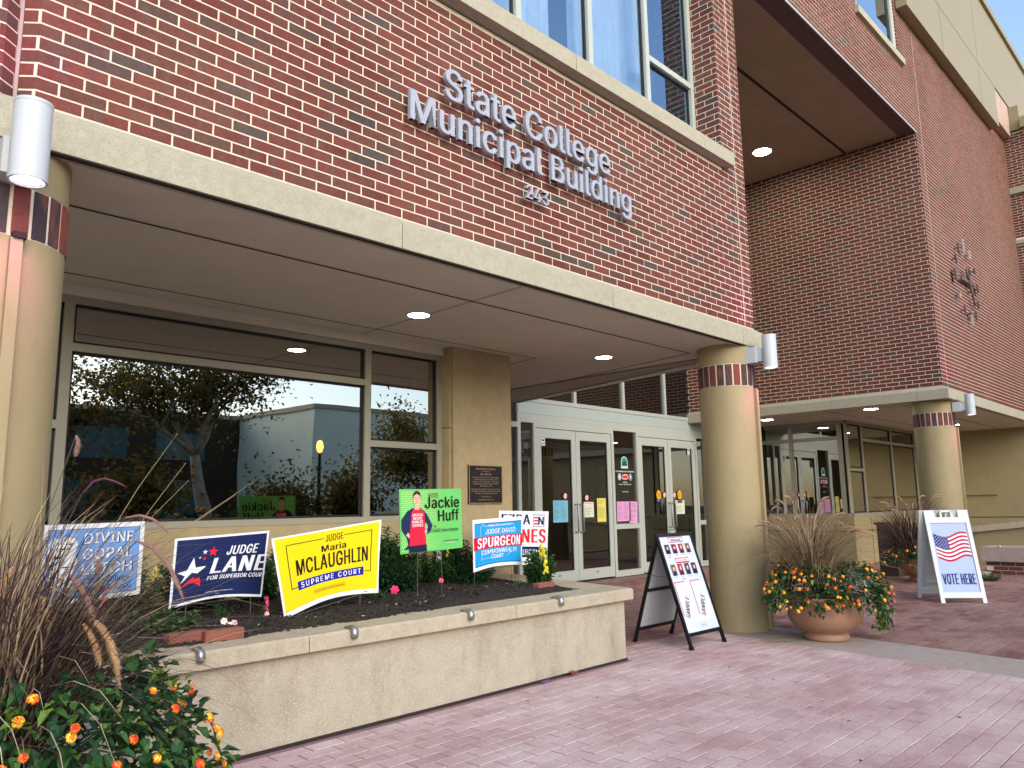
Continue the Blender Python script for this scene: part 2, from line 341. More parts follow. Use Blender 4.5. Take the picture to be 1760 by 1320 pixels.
# ------------------------------------------------------------ the building
BLD = thing('municipal_building', 'red brick municipal building with limestone band, glass entrance and silver lettering', 'building', (0, 0, 0))
BH, BL, BG = .0646, .2035, .0104
brick_cands = []; brickstuff = MB()
def brick_run(path, z0, z1, wall, seed, hole=None, phase=0.0, single=False, row0=3.02):
    rn = random.Random(seed)
    segs = []; s = 0
    for a, b in zip(path[:-1], path[1:]):
        d = Vector((b[0]-a[0], b[1]-a[1])); L = d.length; d /= L; segs.append((s, s+L, Vector(a), d, Vector((d.y, -d.x)))); s += L
    r0 = math.ceil((z0-row0)/BH-1e-6); r1 = math.floor((z1-row0)/BH+1e-6)
    for r in range(r0, r1):
        za = row0+r*BH+.001; zb = za+BH-BG; off = phase+(r % 2)*.5*BL
        k = math.floor(-off/BL)-1
        while k*BL+off < s:
            a = k*BL+off; b = a+BL-BG; k += 1; rv = rn.random()*.98+.01; jit = rn.uniform(-.0006, .0006)
            for (sa, sb, A, d, n) in segs:
                p0, p1 = max(a, sa), min(b, sb)
                if p1-p0 < .012: continue
                if hole and hole((A+d*((p0+p1)/2-sa)), za): continue
                P0 = A+d*(p0-sa)+n*jit; P1 = A+d*(p1-sa)+n*jit; I = n*-.005
                full = (p1-p0) > BL-BG-.002
                if single and full:
                    q = px((P0.x, P0.y, za)); q2 = px((P1.x, P1.y, zb)); sz = 0
                    if q and q2 and 0 < q[0] < 1740 and 0 < q[1] < 1300: sz = abs((q2[0]-q[0])*(q2[1]-q[1]))*0+1/q[2]
                    brick_cands.append((sz, (P0.x, P0.y), za, rv, P1, d, n)); continue
                emit_brick(brickstuff, P0, P1, za, zb, I, rv, p0 > sa+.001, p1 < sb-.001)
def emit_brick(mb, P0, P1, za, zb, I, rv, c0=True, c1=True):
    v = [(P0.x,P0.y,za),(P1.x,P1.y,za),(P1.x,P1.y,zb),(P0.x,P0.y,zb)]
    Q0, Q1 = P0+I, P1+I
    v += [(Q0.x,Q0.y,za),(Q1.x,Q1.y,za),(Q1.x,Q1.y,zb),(Q0.x,Q0.y,zb)]
    fs = [(0,1,2,3),(4,5,1,0),(3,2,6,7)]
    if c0: fs.append((4,0,3,7))
    if c1: fs.append((1,5,6,2))
    mb.add(v, fs, BRICK, rv)
def mortar(mb, path, z0, z1, inset=.0025):
    for a, b in zip(path[:-1], path[1:]):
        d = Vector((b[0]-a[0], b[1]-a[1])).normalized(); n = Vector((d.y, -d.x)); A = Vector(a)-n*inset; B = Vector(b)-n*inset
        mb.add([(A.x,A.y,z0),(B.x,B.y,z0),(B.x,B.y,z1),(A.x,A.y,z1)], [(0,1,2,3)], MORTAR)
YF, XE = 3.70, 7.46
# the V-shaped movement joint above the left column, then the long front wall
low = [(-3.0, YF), (.685, YF), (.742, YF+.05)]; low2 = [(.758, YF+.05), (.815, YF), (XE-.20, YF)]; low3 = [(XE-.188, YF), (XE, YF), (XE, 8.2)]
WX0, WX1, WZ0, WZ1, WYB = 1.5, 6.98, 4.82, 7.3, 4.0
fw = MB()
for p in (low, low2, low3):
    mortar(fw, p, 3.0, 4.66)
fw.add([(.742,YF+.055,3),(.758,YF+.055,3),(.758,YF+.055,4.66),(.742,YF+.055,4.66)], [(0,1,2,3)], mat('grey_sealant', '#a79a92', rough=.7))
fw.add([(XE-.2,YF+.002,3),(XE-.188,YF+.002,3),(XE-.188,YF+.002,9.4),(XE-.2,YF+.002,9.4)], [(0,1,2,3)], mat('pale_sealant', '#d8cdbf', rough=.7))
up1 = low[:]; up2 = [(.758, YF+.05), (.815, YF), (WX0, YF), (WX0, WYB)]; up3 = [(WX1, WYB), (WX1, YF), (XE-.2, YF)]
for p in (up1, up2, up3, low3): mortar(fw, p, 4.66, 9.4)
mortar(fw, [(WX0, YF), (WX1, YF)], WZ1, 9.4)
fw.add([(-3,YF+.3,3.0),(-3,YF+.3,9.4),(-3,YF,9.4),(-3,YF,3.0)], [(0,1,2,3)], MORTAR)
fw.add([(WX0,YF,WZ1),(WX1,YF,WZ1),(WX1,WYB,WZ1),(WX0,WYB,WZ1)], [(0,1,2,3)], SOFF)
FRONT = fw.build('front_wall', BLD)
brick_run(low, 3.02, 9.4, FRONT, 1, single=True)
brick_run(low2, 3.02, 4.67, FRONT, 2, single=True, phase=.07)
brick_run(low3, 3.02, 9.4, FRONT, 5, phase=.13)
brick_run(up2, 4.66, 9.4, FRONT, 6, phase=.07)
brick_run(up3, 4.634, 9.4, FRONT, 7, phase=.05)
brick_run([(WX0, YF), (WX1, YF)], WZ1+.02, 9.4, FRONT, 8)
# right wing: left face, front, upper bridge over the entrance court, and the far wing beyond
XR, YR = 13.50, 3.58
ZS = 3.02+67*BH
rw = MB()
def pth(pts, z0, z1, seed, hole=None, ph=0.0):
    mortar(rw, pts, z0, z1); brick_run(pts, z0, z1, None, seed, hole, ph)
pth([(XR, 8.2), (XR, YR), (XR+.30, YR)], 3.02, ZS, 11, ph=.02)
pth([(XR+.312, YR), (20.5, YR)], 3.02, 9.7, 12, ph=.06)
rw.add([(XR+.30,YR+.002,3.0),(XR+.312,YR+.002,3.0),(XR+.312,YR+.002,9.6),(XR+.30,YR+.002,9.6)], [(0,1,2,3)], MATS['pale_sealant'])
SX0, SX1, SZ0 = 11.14, 12.96, 8.45
pth([(7.46, YR), (SX0, YR), (SX0, YR+.16)], ZS, 9.7, 13)
pth([(SX1, YR+.16), (SX1, YR), (XR+.30, YR)], ZS, 9.7, 14)
pth([(SX0, YR), (SX1, YR)], ZS, SZ0-.13, 16)
FWP = [(20.5, YR), (20.5, 1.9), (26, 1.9)]
FWL = [(20.5, YR), (20.5, -9), (26, -9)]
pth(FWL, 3.02, 5.4, 17); pth(FWP, 5.4, 7.0, 27); pth(FWP, 7.09, 8.19, 18); pth(FWP, 8.36, 9.7, 19)
RWALL = rw.build('wing_wall', BLD)
# choose the bricks that show largest as single objects
brick_cands.sort(key=lambda c: -c[0])
ob = MB(); emit_brick(ob, Vector((0, 0)), Vector((BL-BG, 0)), 0, BH-BG, Vector((0, .005)), 0.0)
so_ = ob.build('brick'); bme = so_.data; COL.objects.unlink(so_); bpy.data.objects.remove(so_)
for c in brick_cands[:300]:
    o = bpy.data.objects.new('brick', bme); COL.objects.link(o); o.parent = FRONT; o.location = (c[1][0], c[1][1], c[2]); o.rotation_euler.z = math.atan2(c[5].y, c[5].x)
for c in brick_cands[300:]: emit_brick(brickstuff, Vector(c[1]), c[4], c[2], c[2]+BH-BG, c[6]*-.005, c[3])
brickstuff.build('brickwork', BLD, kind='stuff')
# limestone band with sloped top
def band(name, pts, inner, z0=2.79, zf=2.945, zt=3.02):
    """pts: outer polyline, inner: brick line; same count"""
    mb = MB(); n = len(pts)
    vs = []
    for (x, y), (a, b) in zip(pts, inner): vs += [(a, b, z0), (x, y, z0), (x, y, zf), (a, b, zt)]
    fs = []
    for i in range(n-1):
        for k in range(3): fs.append((i*4+k, (i+1)*4+k, (i+1)*4+k+1, i*4+k+1))
    fs += [(0, 1, 2, 3), tuple(4*(n-1)+k for k in (3, 2, 1, 0))]
    mb.add(vs, fs, STONE); return mb.build(name, BLD)
for i, (a, b) in enumerate([(-3.0, .742), (.758, 2.78), (2.786, 4.90), (4.906, 7.05)]):
    band('stone_band', [(a, 3.62), (b, 3.62)], [(a, YF+.012), (b, YF+.012)])
band('stone_band', [(7.056, 3.62), (7.60, 3.62), (7.82, 4.62), (8.5, 8.2)], [(7.056, YF+.012), (XE-.012, YF+.012), (XE-.012, 4.62), (XE-.012, 8.2)])
band('stone_band', [(XR-.10, 8.2), (XR-.10, 5.32)], [(XR+.012, 8.2), (XR+.012, 5.32)])
band('stone_band', [(XR-.10, 5.314), (XR-.10, 3.94)], [(XR+.012, 5.314), (XR+.012, 3.94)])
band('stone_band', [(XR-.10, 3.934), (XR-.10, YR-.10), (14.0, YR-.10)], [(XR+.012, 3.934), (XR+.012, YR+.012), (14.0, YR+.012)])
for a, b in ((14.006, 16.2), (16.206, 18.4), (18.406, 20.6)): band('stone_band', [(a, YR-.10), (b, YR-.10)], [(a, YR+.012), (b, YR+.012)])
for z0, z1 in ((7.0, 7.085), (8.2, 8.35)):
    b_ = MB(); b_.box(20.42, 20.6, 1.82, YR-.003, z0, z1, STONE); b_.build('stone_band', BLD)
# window sill of the big upper window
b_ = MB()
b_.box(2.2, 4.50, 3.60, 4.0, 4.672, 4.815, STONE); b_.box(4.506, 7.07, 3.60, YF+.006, 4.672, 4.815, STONE); b_.box(4.506, WX1-.002, YF+.007, 4.0, 4.672, 4.815, STONE); b_.box(WX0, 2.194, 3.60, 4.0, 4.672, 4.815, STONE)
b_.build('window_sill', BLD)
# low soffit over the porch
F0 = 3.64
sof = MB()
poly = [(-3, F0), (7.59, F0), (7.80, 4.62), (8.46, 8.15), (-3, 8.15)]
sof.add([(x, y, 2.80) for x, y in poly], [(4,3,2,1,0)], SOFF)
sof.box(-3, 7.50, 3.640, 3.665, 2.782, 2.80, GROOVE)
SOFF_O = sof.build('porch_soffit', BLD)
gr = MB()
def groove(mb, a, b, z, wd=.022, m=GROOVE):
    a, b = Vector(a), Vector(b); d = (b-a).normalized(); n = Vector((-d.y, d.x))*wd/2
    mb.add([(p.x, p.y, z) for p in (a-n, b-n, b+n, a+n)], [(3,2,1,0)], m)
groove(gr, (-3, 4.27), (7.10, 4.27), 2.798); groove(gr, (7.10, 4.27), (7.66, 7.50), 2.798)
groove(gr, (-3, 5.53), (6.05, 5.53), 2.798, .016); groove(gr, (6.05, 5.53), (6.14, 6.2), 2.798, .016)
groove(gr, (7.64, 7.5), (6.2, 7.5), 2.798)
groove(gr, (3.95, 3.70), (3.98, 5.9), 2.7985, .035, mat('stucco_patch', '#aaa08f', rough=.9, var=.1))
gr.build('soffit_joint', SOFF_O)
ft = MB()
ft.add([(7.59,F0,2.80),(7.80,4.62,2.80),(8.46,8.15,2.80),(8.46,8.15,2.84),(7.80,4.62,2.84),(7.59,F0,2.84)], [(0,1,4,5),(1,2,3,4)], ALU)
ft.prism([(7.585,4.62-.2),(7.80,4.62),(8.46,8.10),(8.40,8.10)], 2.775, 2.80, ALU)
ft.build('soffit_edge_trim', BLD)
# high soffit of the entrance court
hs = MB(); hs.add([(7.46,YR+.26,ZS-.01),(XR+.3,YR+.26,ZS-.01),(XR+.3,8.4,ZS-.01),(7.46,8.4,ZS-.01)], [(3,2,1,0)], SOFB)
hs.box(7.46, XR-.003, YR+.004, YR+.255, ZS-.045, ZS+.10, mat('mauve_lintel', '#6d5550', rough=.8))
hs.box(7.46, XR-.002, YR-.012, YR+.004, ZS-.05, ZS-.02, ALU)
H = hs.build('court_soffit', BLD)
gr = MB(); groove(gr, (7.46, 4.75), (XR, 4.75), ZS-.012, .05, mat('brown_joint', '#3c2a22', rough=.9)); gr.build('soffit_joint', H)
# wing colonnade soffit and far lower wall
cs = MB(); cs.add([(XR-.08,YR-.08,2.80),(20.6,YR-.08,2.80),(20.6,8.6,2.80),(XR-.08,8.6,2.80)], [(3,2,1,0)], SOFF)
groove(cs, (XR-.05, 5.55), (15.2, 5.55), 2.798); groove(cs, (14.0, YR), (14.0, 8.0), 2.798); groove(cs, (14, 4.35), (20.6, 4.35), 2.798); groove(cs, (15.2, 5.4), (20.6, 5.4), 2.798)
cs.build('colonnade_soffit', BLD)
bw = MB()
bw.box(20.61, 20.9, -9, 8, -.03, .78, BEIGE); bw.box(20.61, 20.9, -9, 8, .80, 2.82, BEIGE); bw.box(20.64, 20.9, -9, 8, .78, .80, GROOVE)
bw.box(20.56, 20.61, 4.55, 8, 1.30, 1.34, BEIGE)
bw.build('rear_wall', BLD)
bw = MB(); bw.box(20.42, 26, -9.1, YR-.1, 2.82, 3.02, STONE); bw.box(20.42, 26, -9.1, 1.88, 5.4, 5.6, STONE); bw.build('stone_band', BLD)
# metal fascia panels at the roof
fx = MB()
X0s = [7.0, 10.9, 14.8, 18.7]
fp = thing
for a, b in ((7.0, 9.68), (9.70, 10.98), (13.05, 15.08), (15.10, 17.78), (17.80, 19.15)):
    q = MB(); q.box(a, b, 3.40, 3.57, 9.36, 10.32, FASC); q.build('fascia_panel', BLD)
    q = MB(); q.box(a, 26 if b > 19 else b, 3.40, 3.57, 10.335, 12.2, FASC); q.build('fascia_panel', BLD)
for a, b in ((19.17, 19.75), (19.77, 20.4)):
    q = MB(); q.box(a, b, 3.42, 3.57, 9.55, 10.32, FASP); q.build('fascia_panel', BLD)
q = MB(); q.box(20.42, 26, 3.22, 3.57, 9.72, 10.3, FASC); q.build('fascia_panel', BLD)
q = MB(); q.box(20.3, 26, 1.7, 3.2, 9.7, 9.95, FASC); q.build('fascia_panel', BLD)
rf = MB(); rf.box(6.9, 30, 3.34, 9, 12.2, 12.36, FASC); rf.box(-3, 7.45, 3.9, 9, 9.42, 9.6, STONE)
rf.build('roof', BLD)
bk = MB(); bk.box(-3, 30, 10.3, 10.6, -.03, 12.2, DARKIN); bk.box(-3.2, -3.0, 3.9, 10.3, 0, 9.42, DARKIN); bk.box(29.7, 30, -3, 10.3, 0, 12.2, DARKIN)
bk.add([(-3,4,0.0),(16,4,0.0),(16,10.3,0.0),(-3,10.3,0.0)], [(0,1,2,3)], INFLR) if False else None
bk.build('rear_interior_wall', BLD)

# columns ---------------------------------------------------------------
def column(cx, cy, r, gl):
    q = MB(); q.lathe([(r, 0), (r, 2.375)], (cx, cy), COLM, 64); q.lathe([(r-.002, 2.375), (r-.002, 2.60)], (cx, cy), MORTAR, 64); q.lathe([(r, 2.60), (r+.003, 2.80)], (cx, cy), COLM, 64)
    q.lathe([(r+.001, 2.375), (r-.002, 2.375)], (cx, cy), COLM, 64); q.lathe([(r-.002, 2.60), (r, 2.60)], (cx, cy), COLM, 64)
    c = q.build('column', BLD, smooth=True); smooth_by_angle(c, 35)
    rn = random.Random(gl); nb = 22
    for k in range(nb):
        a0 = 2*math.pi*k/nb; da = 2*math.pi/nb*.40; b = MB(); vs = []; R = r+.0035
        for zz in (2.382, 2.594):
            for j in range(4):
                a = a0-da+2*da*j/3; vs.append((cx+R*math.cos(a), cy+R*math.sin(a), zz+rn.uniform(-.0015, .0015)))
            for j in (3, 0):
                a = a0-da+2*da*j/3; vs.append((cx+(r-.003)*math.cos(a), cy+(r-.003)*math.sin(a), zz))
        b.add(vs, [(0,1,7,6),(1,2,8,7),(2,3,9,8),(3,4,10,9),(5,0,6,11),(0,5,4,3,2,1),(6,7,8,9,10,11)], SOLD, rn.random()*.98+.01)
        b.build('band_brick', c)
    q = MB()      # tan downpipe on the street side of the shaft
    ax, ay = cx+.015, cy-r-.012
    q.box(ax-.01, ax+.035, ay-.02, ay+.05, .02, 2.36, COLM); q.box(ax-.004, ax+.045, ay-.032, ay+.062, 2.36, 2.385, GROOVE)
    q.build('conduit', c)
    return c
SOLD = ramp_mat('soldier_brick', [(0, '#46383a'), (.3, '#513b3a'), (.5, '#7d4038'), (.7, '#6a3a36'), (.85, '#403436')], rough=.8, mott='#8a4c3c', mott_amt=.5, mscale=(14, 14, 7), bump=.3)
column(.745, 3.913, .283, 1); column(7.207, 3.913, .283, 2); column(13.85, 3.85, .303, 3)
# porch pier with its reveal
q = MB(); q.box(4.985, 5.79, 5.66, 6.3, .0, 1.12, PIER); q.box(4.985, 5.79, 5.66, 6.3, 1.1205, 2.80, PIER)
q.box(4.9645, 4.984, 5.70, 6.3, .0, 1.99, PIER); q.box(4.9645, 4.984, 5.70, 6.3, 2.0, 2.80, PIER)
q.build('pier', BLD)

# porch window wall -------------------------------------------------------
YW = 5.83
def frame_bar(mb, x0, x1, z0, z1, y=YW, d=.06, m=ALUD): mb.box(x0, x1, y-.02, y-.02+d, z0, z1, m)
def gasket(mb, x0, x1, z0, z1, y=YW, t=.018):
    for a in ((x0, x1, z0, z0+t), (x0, x1, z1-t, z1), (x0, x0+t, z0, z1), (x1-t, x1, z0, z1)): mb.box(a[0], a[1], y+.004, y+.03, a[2], a[3], GASK)
def pane(parent, x0, x1, z0, z1, y, m, tilt=0.0):
    q = MB(); t = tilt
    q.add([(x0,y,z0),(x1,y+t,z0),(x1,y+t,z1),(x0,y,z1)], [(0,1,2,3)], m); return q.build('pane', parent)
mb = MB(); ZB, ZT = 1.156, 2.671; XA, XB, XC, XD, XG = 1.564, 1.629, 4.053, 4.118, 4.910
frame_bar(mb, -3, -2.93, ZB, ZT)
for a, b in ((XA, XB), (XC, XD), (XG, 4.963)): frame_bar(mb, a, b, ZB, ZT)
frame_bar(mb, -3, 4.963, ZT, 2.721); frame_bar(mb, -3, 4.963, 1.106, ZB)
frame_bar(mb, XB, XC, 2.335, 2.392); frame_bar(mb, -2.93, .90, 1.795, 1.854); frame_bar(mb, .96, XA, 1.795, 1.854); frame_bar(mb, XD, XG, 1.781, 1.839)
frame_bar(mb, .90, .96, ZB, ZT)
W1 = mb.build('window', BLD, label='large porch window in a tan metal frame reflecting the trees')
gk = MB()
cells = [(XB, XC, ZB, 2.335), (XB, XC, 2.392, ZT), (XD, XG, ZB, 1.781), (XD, XG, 1.839, ZT), (.96, XA, ZB, 1.795), (.96, XA, 1.854, ZT), (-2.93, .90, ZB, 1.795), (-2.93, .90, 1.854, ZT)]
for c in cells: gasket(gk, *c); pane(W1, c[0]+.004, c[1]-.004, c[2]+.004, c[3]-.004, YW+.018, GL_BIG, .004)
gk.build('gasket', W1)
q = MB(); q.box(-3, 4.963, YW-.05, YW+.05, 2.722, 2.80, SOFF); q.build('header_trim', BLD)
q = MB(); q.box(-3, 4.964, 5.76, 6.2, .0, 1.104, PIER); q.build('window_base', BLD)
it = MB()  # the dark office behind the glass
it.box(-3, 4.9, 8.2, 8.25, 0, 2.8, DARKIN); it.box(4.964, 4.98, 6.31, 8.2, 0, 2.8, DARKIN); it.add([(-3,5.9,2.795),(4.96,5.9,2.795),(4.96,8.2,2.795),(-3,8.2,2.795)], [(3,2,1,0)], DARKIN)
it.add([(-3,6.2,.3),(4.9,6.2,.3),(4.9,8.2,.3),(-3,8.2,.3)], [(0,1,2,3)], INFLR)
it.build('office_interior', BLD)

# entrance doors ----------------------------------------------------------
YD = 8.2
def dbar(mb, x0, x1, z0, z1, d=.08, m=ALU, y=YD): mb.box(x0, x1, y-.03, y-.03+d, z0, z1, m)
mb = MB()
dbar(mb, 8.50, 8.57, 0, 2.575); dbar(mb, 8.50, 15.4, 2.835, 2.90); 
dbar(mb, 8.50, 15.4, 2.575, 2.645); mb.box(8.50, 15.4, YD-.018, YD+.05, 2.650, 2.832, mat('pale_blue_grey_panel', '#a9b4b0', rough=.45, var=.03))
mb.box(8.52, 8.5+.004+.01, YD-.03, YD, 2.645, 2.835, ALU)
for x in (8.86, 10.85, 11.60, 13.60): dbar(mb, x, x+.07, 0, 2.575)
dbar(mb, 13.95, 14.02, 0, 2.575); dbar(mb, 15.33, 15.40, 0, 2.575)
dbar(mb, 8.93, 10.85, 2.44, 2.574); dbar(mb, 11.67, 13.60, 2.44, 2.574)
for x in (6.2, 8.30): dbar(mb, x, x+.06, 0, 2.8)
dbar(mb, 8.36, 8.50, 2.42, 2.50); dbar(mb, 6.26, 8.30, 2.42, 2.50)
for x0, x1, zs in ((10.92, 11.60, .80), (13.67, 13.95, .80), (8.57, 8.86, None), (14.02, 15.33, .80)):
    dbar(mb, x0, x1, 0, .10); dbar(mb, x0, x1, 2.505 if x0 != 8.57 else 2.505, 2.575)
    if zs: dbar(mb, x0, x1, zs, zs+.085)
for x in (8.50, 9.87, 11.235, 12.58, 13.9, 15.3): mb.box(x, x+.07, YD-.03, YD+.05, 2.90, 7.40, ALU)
for z in (4.6, 6.0): dbar(mb, 8.50, 15.4, z, z+.07, .07)
EN = mb.build('entrance_frame', BLD, label='pale grey metal entrance frame around two pairs of glass doors')
for x0, x1, z0, z1 in ((10.92, 11.60, .885, 2.505), (10.92, 11.60, .10, .80), (13.67, 13.95, .885, 2.505), (13.67, 13.95, .10, .80), (8.57, 8.86, .10, 2.505), (8.36, 8.5, .0, 2.42), (8.36, 8.5, 2.5, 2.8), (6.26, 8.3, 0, 2.42), (6.26, 8.3, 2.5, 2.8), (14.02, 15.33, .885, 2.505), (14.02, 15.33, .1, .8)):
    pane(EN, x0, x1, z0, z1, YD+.01, GL_DOOR)
xs = [8.57, 9.87, 11.235, 12.58, 13.9, 15.3]
for a, b in zip(xs[:-1], xs[1:]):
    for z0, z1 in ((2.90, 4.6), (4.67, 6.0), (6.07, 7.4)): pane(EN, a+.07 if a > 8.6 else a, b, z0, z1, YD+.01, GL_DOOR)
def door(x0, x1, side, lab):
    q = MB(); y0, y1 = YD-.02, YD+.03; st_ = .105 if x1-x0 > .9 else .10; tp, bt = .145, .30 if x0 < 10 else .30
    bt = .17
    q.box(x0, x0+st_, y0, y1, .02, 2.43, ALU); q.box(x1-st_, x1, y0, y1, .02, 2.43, ALU)
    q.box(x0+st_, x1-st_, y0, y1, 2.43-tp, 2.43, ALU); q.box(x0+st_, x1-st_, y0, y1, .02, .02+bt, ALU)
    q.box(x0-.004, x0, y0+.01, y1, .02, 2.43, GASK)
    D = q.build('door', BLD, label=lab)
    q = MB(); a, b, c, d = x0+st_, x1-st_, .02+bt, 2.43-tp; t = .014
    for e in ((a, b, c, c+t), (a, b, d-t, d), (a, a+t, c, d), (b-t, b, c, d)): q.box(e[0], e[1], YD-.006, YD+.02, e[2], e[3], GASK)
    q.build('glazing_bead', D); pane(D, a, b, c, d, YD+.004, GL_DOOR)
    hx = x1-st_*.55 if side > 0 else x0+st_*.55
    q = MB(); o = -.09 if side > 0 else .09
    q.tube([(hx, y0, 1.235), (hx+o*.0, y0-.05, 1.235), (hx+o*.12, y0-.075, 1.22), (hx+o*.12, y0-.075, .80), (hx, y0-.05, .785), (hx, y0, .785)], .0125, STEEL, 8)
    q.build('handle', D, smooth=True)
    q = MB(); q.box((x0+x1)/2-.03, (x0+x1)/2+.03, y0-.002, y0-.0005, .12, .135, GASK); q.build('door_stamp', D)
    return D
door(8.937, 9.885, 1, 'first glass door from the left'); door(9.893, 10.843, -1, 'second glass door from the left')
door(11.677, 12.628, 1, 'third glass door from the left'); door(12.636, 13.593, -1, 'fourth glass door from the left')
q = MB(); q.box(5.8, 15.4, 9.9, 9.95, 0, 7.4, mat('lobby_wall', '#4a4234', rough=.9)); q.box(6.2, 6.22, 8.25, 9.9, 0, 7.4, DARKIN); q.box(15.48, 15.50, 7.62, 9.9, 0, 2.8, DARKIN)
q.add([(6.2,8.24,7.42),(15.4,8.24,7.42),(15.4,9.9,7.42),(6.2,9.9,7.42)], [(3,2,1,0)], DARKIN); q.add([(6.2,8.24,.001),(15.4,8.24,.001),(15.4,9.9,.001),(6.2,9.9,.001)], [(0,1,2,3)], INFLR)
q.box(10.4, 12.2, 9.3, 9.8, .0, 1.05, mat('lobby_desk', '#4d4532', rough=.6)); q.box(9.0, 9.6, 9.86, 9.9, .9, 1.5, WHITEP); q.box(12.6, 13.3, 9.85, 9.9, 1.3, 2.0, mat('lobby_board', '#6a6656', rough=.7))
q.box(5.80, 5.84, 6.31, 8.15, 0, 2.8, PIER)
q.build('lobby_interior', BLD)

# wing ground floor windows ---------------------------------------------
XWI, YWI = 15.5, 5.95
mb = MB()
for y0, y1 in ((5.95, 6.09), (7.02, 7.09), (8.10, 8.16)): mb.box(XWI-.02, XWI+.05, y0, y1, .975, 2.74, ALUD)
mb.box(XWI-.02, XWI+.05, 5.95, 8.16, 2.74, 2.798, ALUD); mb.box(XWI-.02, XWI+.05, 5.95, 8.16, .90, .975, ALUD)
mb.box(XWI-.022, XWI+.05, 6.09, 8.10, 2.42, 2.49, ALUD)
W2 = mb.build('window', BLD, label='two-bay window facing the doors, under the wing soffit')
for y0, y1 in ((6.09, 7.02), (7.09, 8.10)):
    for z0, z1 in ((.975, 2.42), (2.49, 2.74)):
        q = MB(); q.add([(XWI+.012,y1,z0),(XWI+.012,y0,z0),(XWI+.012,y0,z1),(XWI+.012,y1,z1)], [(0,1,2,3)], GL_BIG); q.build('pane', W2)
mb = MB(); mb2 = []
for x0, x1 in ((15.48, 15.62), (16.33, 16.39), (18.05, 18.12), (19.6, 19.67), (20.5, 20.6)): frame_bar(mb, x0, x1, .975, 2.74, YWI)
frame_bar(mb, 15.62, 20.6, 2.741, 2.797, YWI); frame_bar(mb, 15.62, 20.6, .901, .974, YWI)
frame_bar(mb, 15.62, 16.33, 1.80, 1.86, YWI); frame_bar(mb, 16.39, 18.05, 2.42, 2.48, YWI); frame_bar(mb, 18.12, 19.6, 2.42, 2.48, YWI); frame_bar(mb, 19.67, 20.5, 2.42, 2.48, YWI)
W3 = mb.build('window', BLD, label='long ribbon window behind the wing column')
for x0, x1, z0, z1 in ((15.62, 16.33, .975, 1.80), (15.62, 16.33, 1.86, 2.74), (16.39, 18.05, .975, 2.42), (16.39, 18.05, 2.48, 2.74), (18.12, 19.6, .975, 2.42), (18.12, 19.6, 2.48, 2.74), (19.67, 20.5, .975, 2.42), (19.67, 20.5, 2.48, 2.74)):
    pane(W3, x0, x1, z0, z1, YWI+.012, GL_BIG)
    q = MB(); gasket(q, x0, x1, z0, z1, YWI-.003, .03); q.build('gasket', W3)
q = MB()
q.box(15.42, 15.62, 5.86, 8.16, -.03, .62, BEIGE); q.box(15.45, 15.6, 5.9, 8.16, .62, .635, GROOVE); q.box(15.42, 15.62, 5.86, 8.16, .635, .90, BEIGE)
q.box(15.62, 20.6, 5.86, 6.1, -.03, .62, BEIGE); q.box(15.62, 20.6, 5.9, 6.1, .62, .635, GROOVE); q.box(15.62, 20.6, 5.86, 6.1, .635, .90, BEIGE)
for x in (16.3, 18.1, 19.8): q.box(x, x+.012, 5.857, 5.862, 0, .9, GROOVE)
q.box(15.417, 15.422, 6.9, 6.912, 0, .9, GROOVE)
q.build('window_base', BLD)
q = MB(); q.box(15.7, 20.5, 9.0, 9.05, 0, 2.8, DARKIN); q.box(15.63, 15.66, 6.2, 9, 0, 2.8, DARKIN); q.add([(15.6,6.1,2.79),(20.6,6.1,2.79),(20.6,9,2.79),(15.6,9,2.79)], [(3,2,1,0)], DARKIN)
q.build('office_interior', BLD)

# upper windows -----------------------------------------------------------
mb = MB(); y = WYB
def ubar(x0, x1, z0, z1): mb.box(x0, x1, y-.03, y+.05, z0, z1, ALU)
ubar(WX0+.002, WX1-.002, 4.816, 4.88); ubar(WX0+.002, WX1-.002, 7.22, 7.298)
cols = [1.502, 2.35, 3.28, 4.20, 5.155, 6.075, 6.915]
for i, x in enumerate(cols): ubar(x, x+.062, 4.88, 7.22)
ubar(6.137, 6.915, 5.63, 5.69)
W4 = mb.build('window', BLD, label='wide upper window with white curtains above the sign')
gk = MB()
for a, b in zip(cols[:-1], cols[1:]):
    cl = [(a+.062, b, 4.88, 7.22)] if b < 6.5 else [(a+.062, b, 4.88, 5.63), (a+.062, b, 5.69, 7.22)]
    for c in cl: gasket(gk, *c, y=y, t=.022); pane(W4, c[0], c[1], c[2], c[3], y+.014, GL_UP)
gk.build('gasket', W4)
cu = MB()
def curtain(mb, x0, x1, y0, z0, z1, n, amp):
    vs = []; 
    for i in range(n+1):
        x = x0+(x1-x0)*i/n; yy = y0+amp*math.sin(i*1.3)+amp*.6*math.sin(i*.37+1); vs += [(x, yy, z0), (x, yy, z1)]
    mb.add(vs, [(2*i, 2*i+2, 2*i+3, 2*i+1) for i in range(n)], CURT)
curtain(cu, 1.5, 4.9, 4.25, 4.9, 7.2, 130, .018); curtain(cu, 5.2, 6.45, 4.25, 4.9, 7.2, 50, .018)
cu.build('curtain', W4, smooth=True)
q = MB(); q.box(1.2, 7.2, 5.6, 5.62, 4.7, 7.4, mat('room_wall', '#6f7a7c', rough=.9)); q.add([(1.2,4.06,7.35),(7.2,4.06,7.35),(7.2,5.6,7.35),(1.2,5.6,7.35)], [(3,2,1,0)], mat('room_ceiling', '#8a9292', rough=.9))
q.add([(1.2,4.06,4.7),(7.2,4.06,4.7),(7.2,5.6,4.7),(1.2,5.6,4.7)], [(0,1,2,3)], INFLR)
q.build('upper_room', BLD)
mb = MB(); y = YR+.06
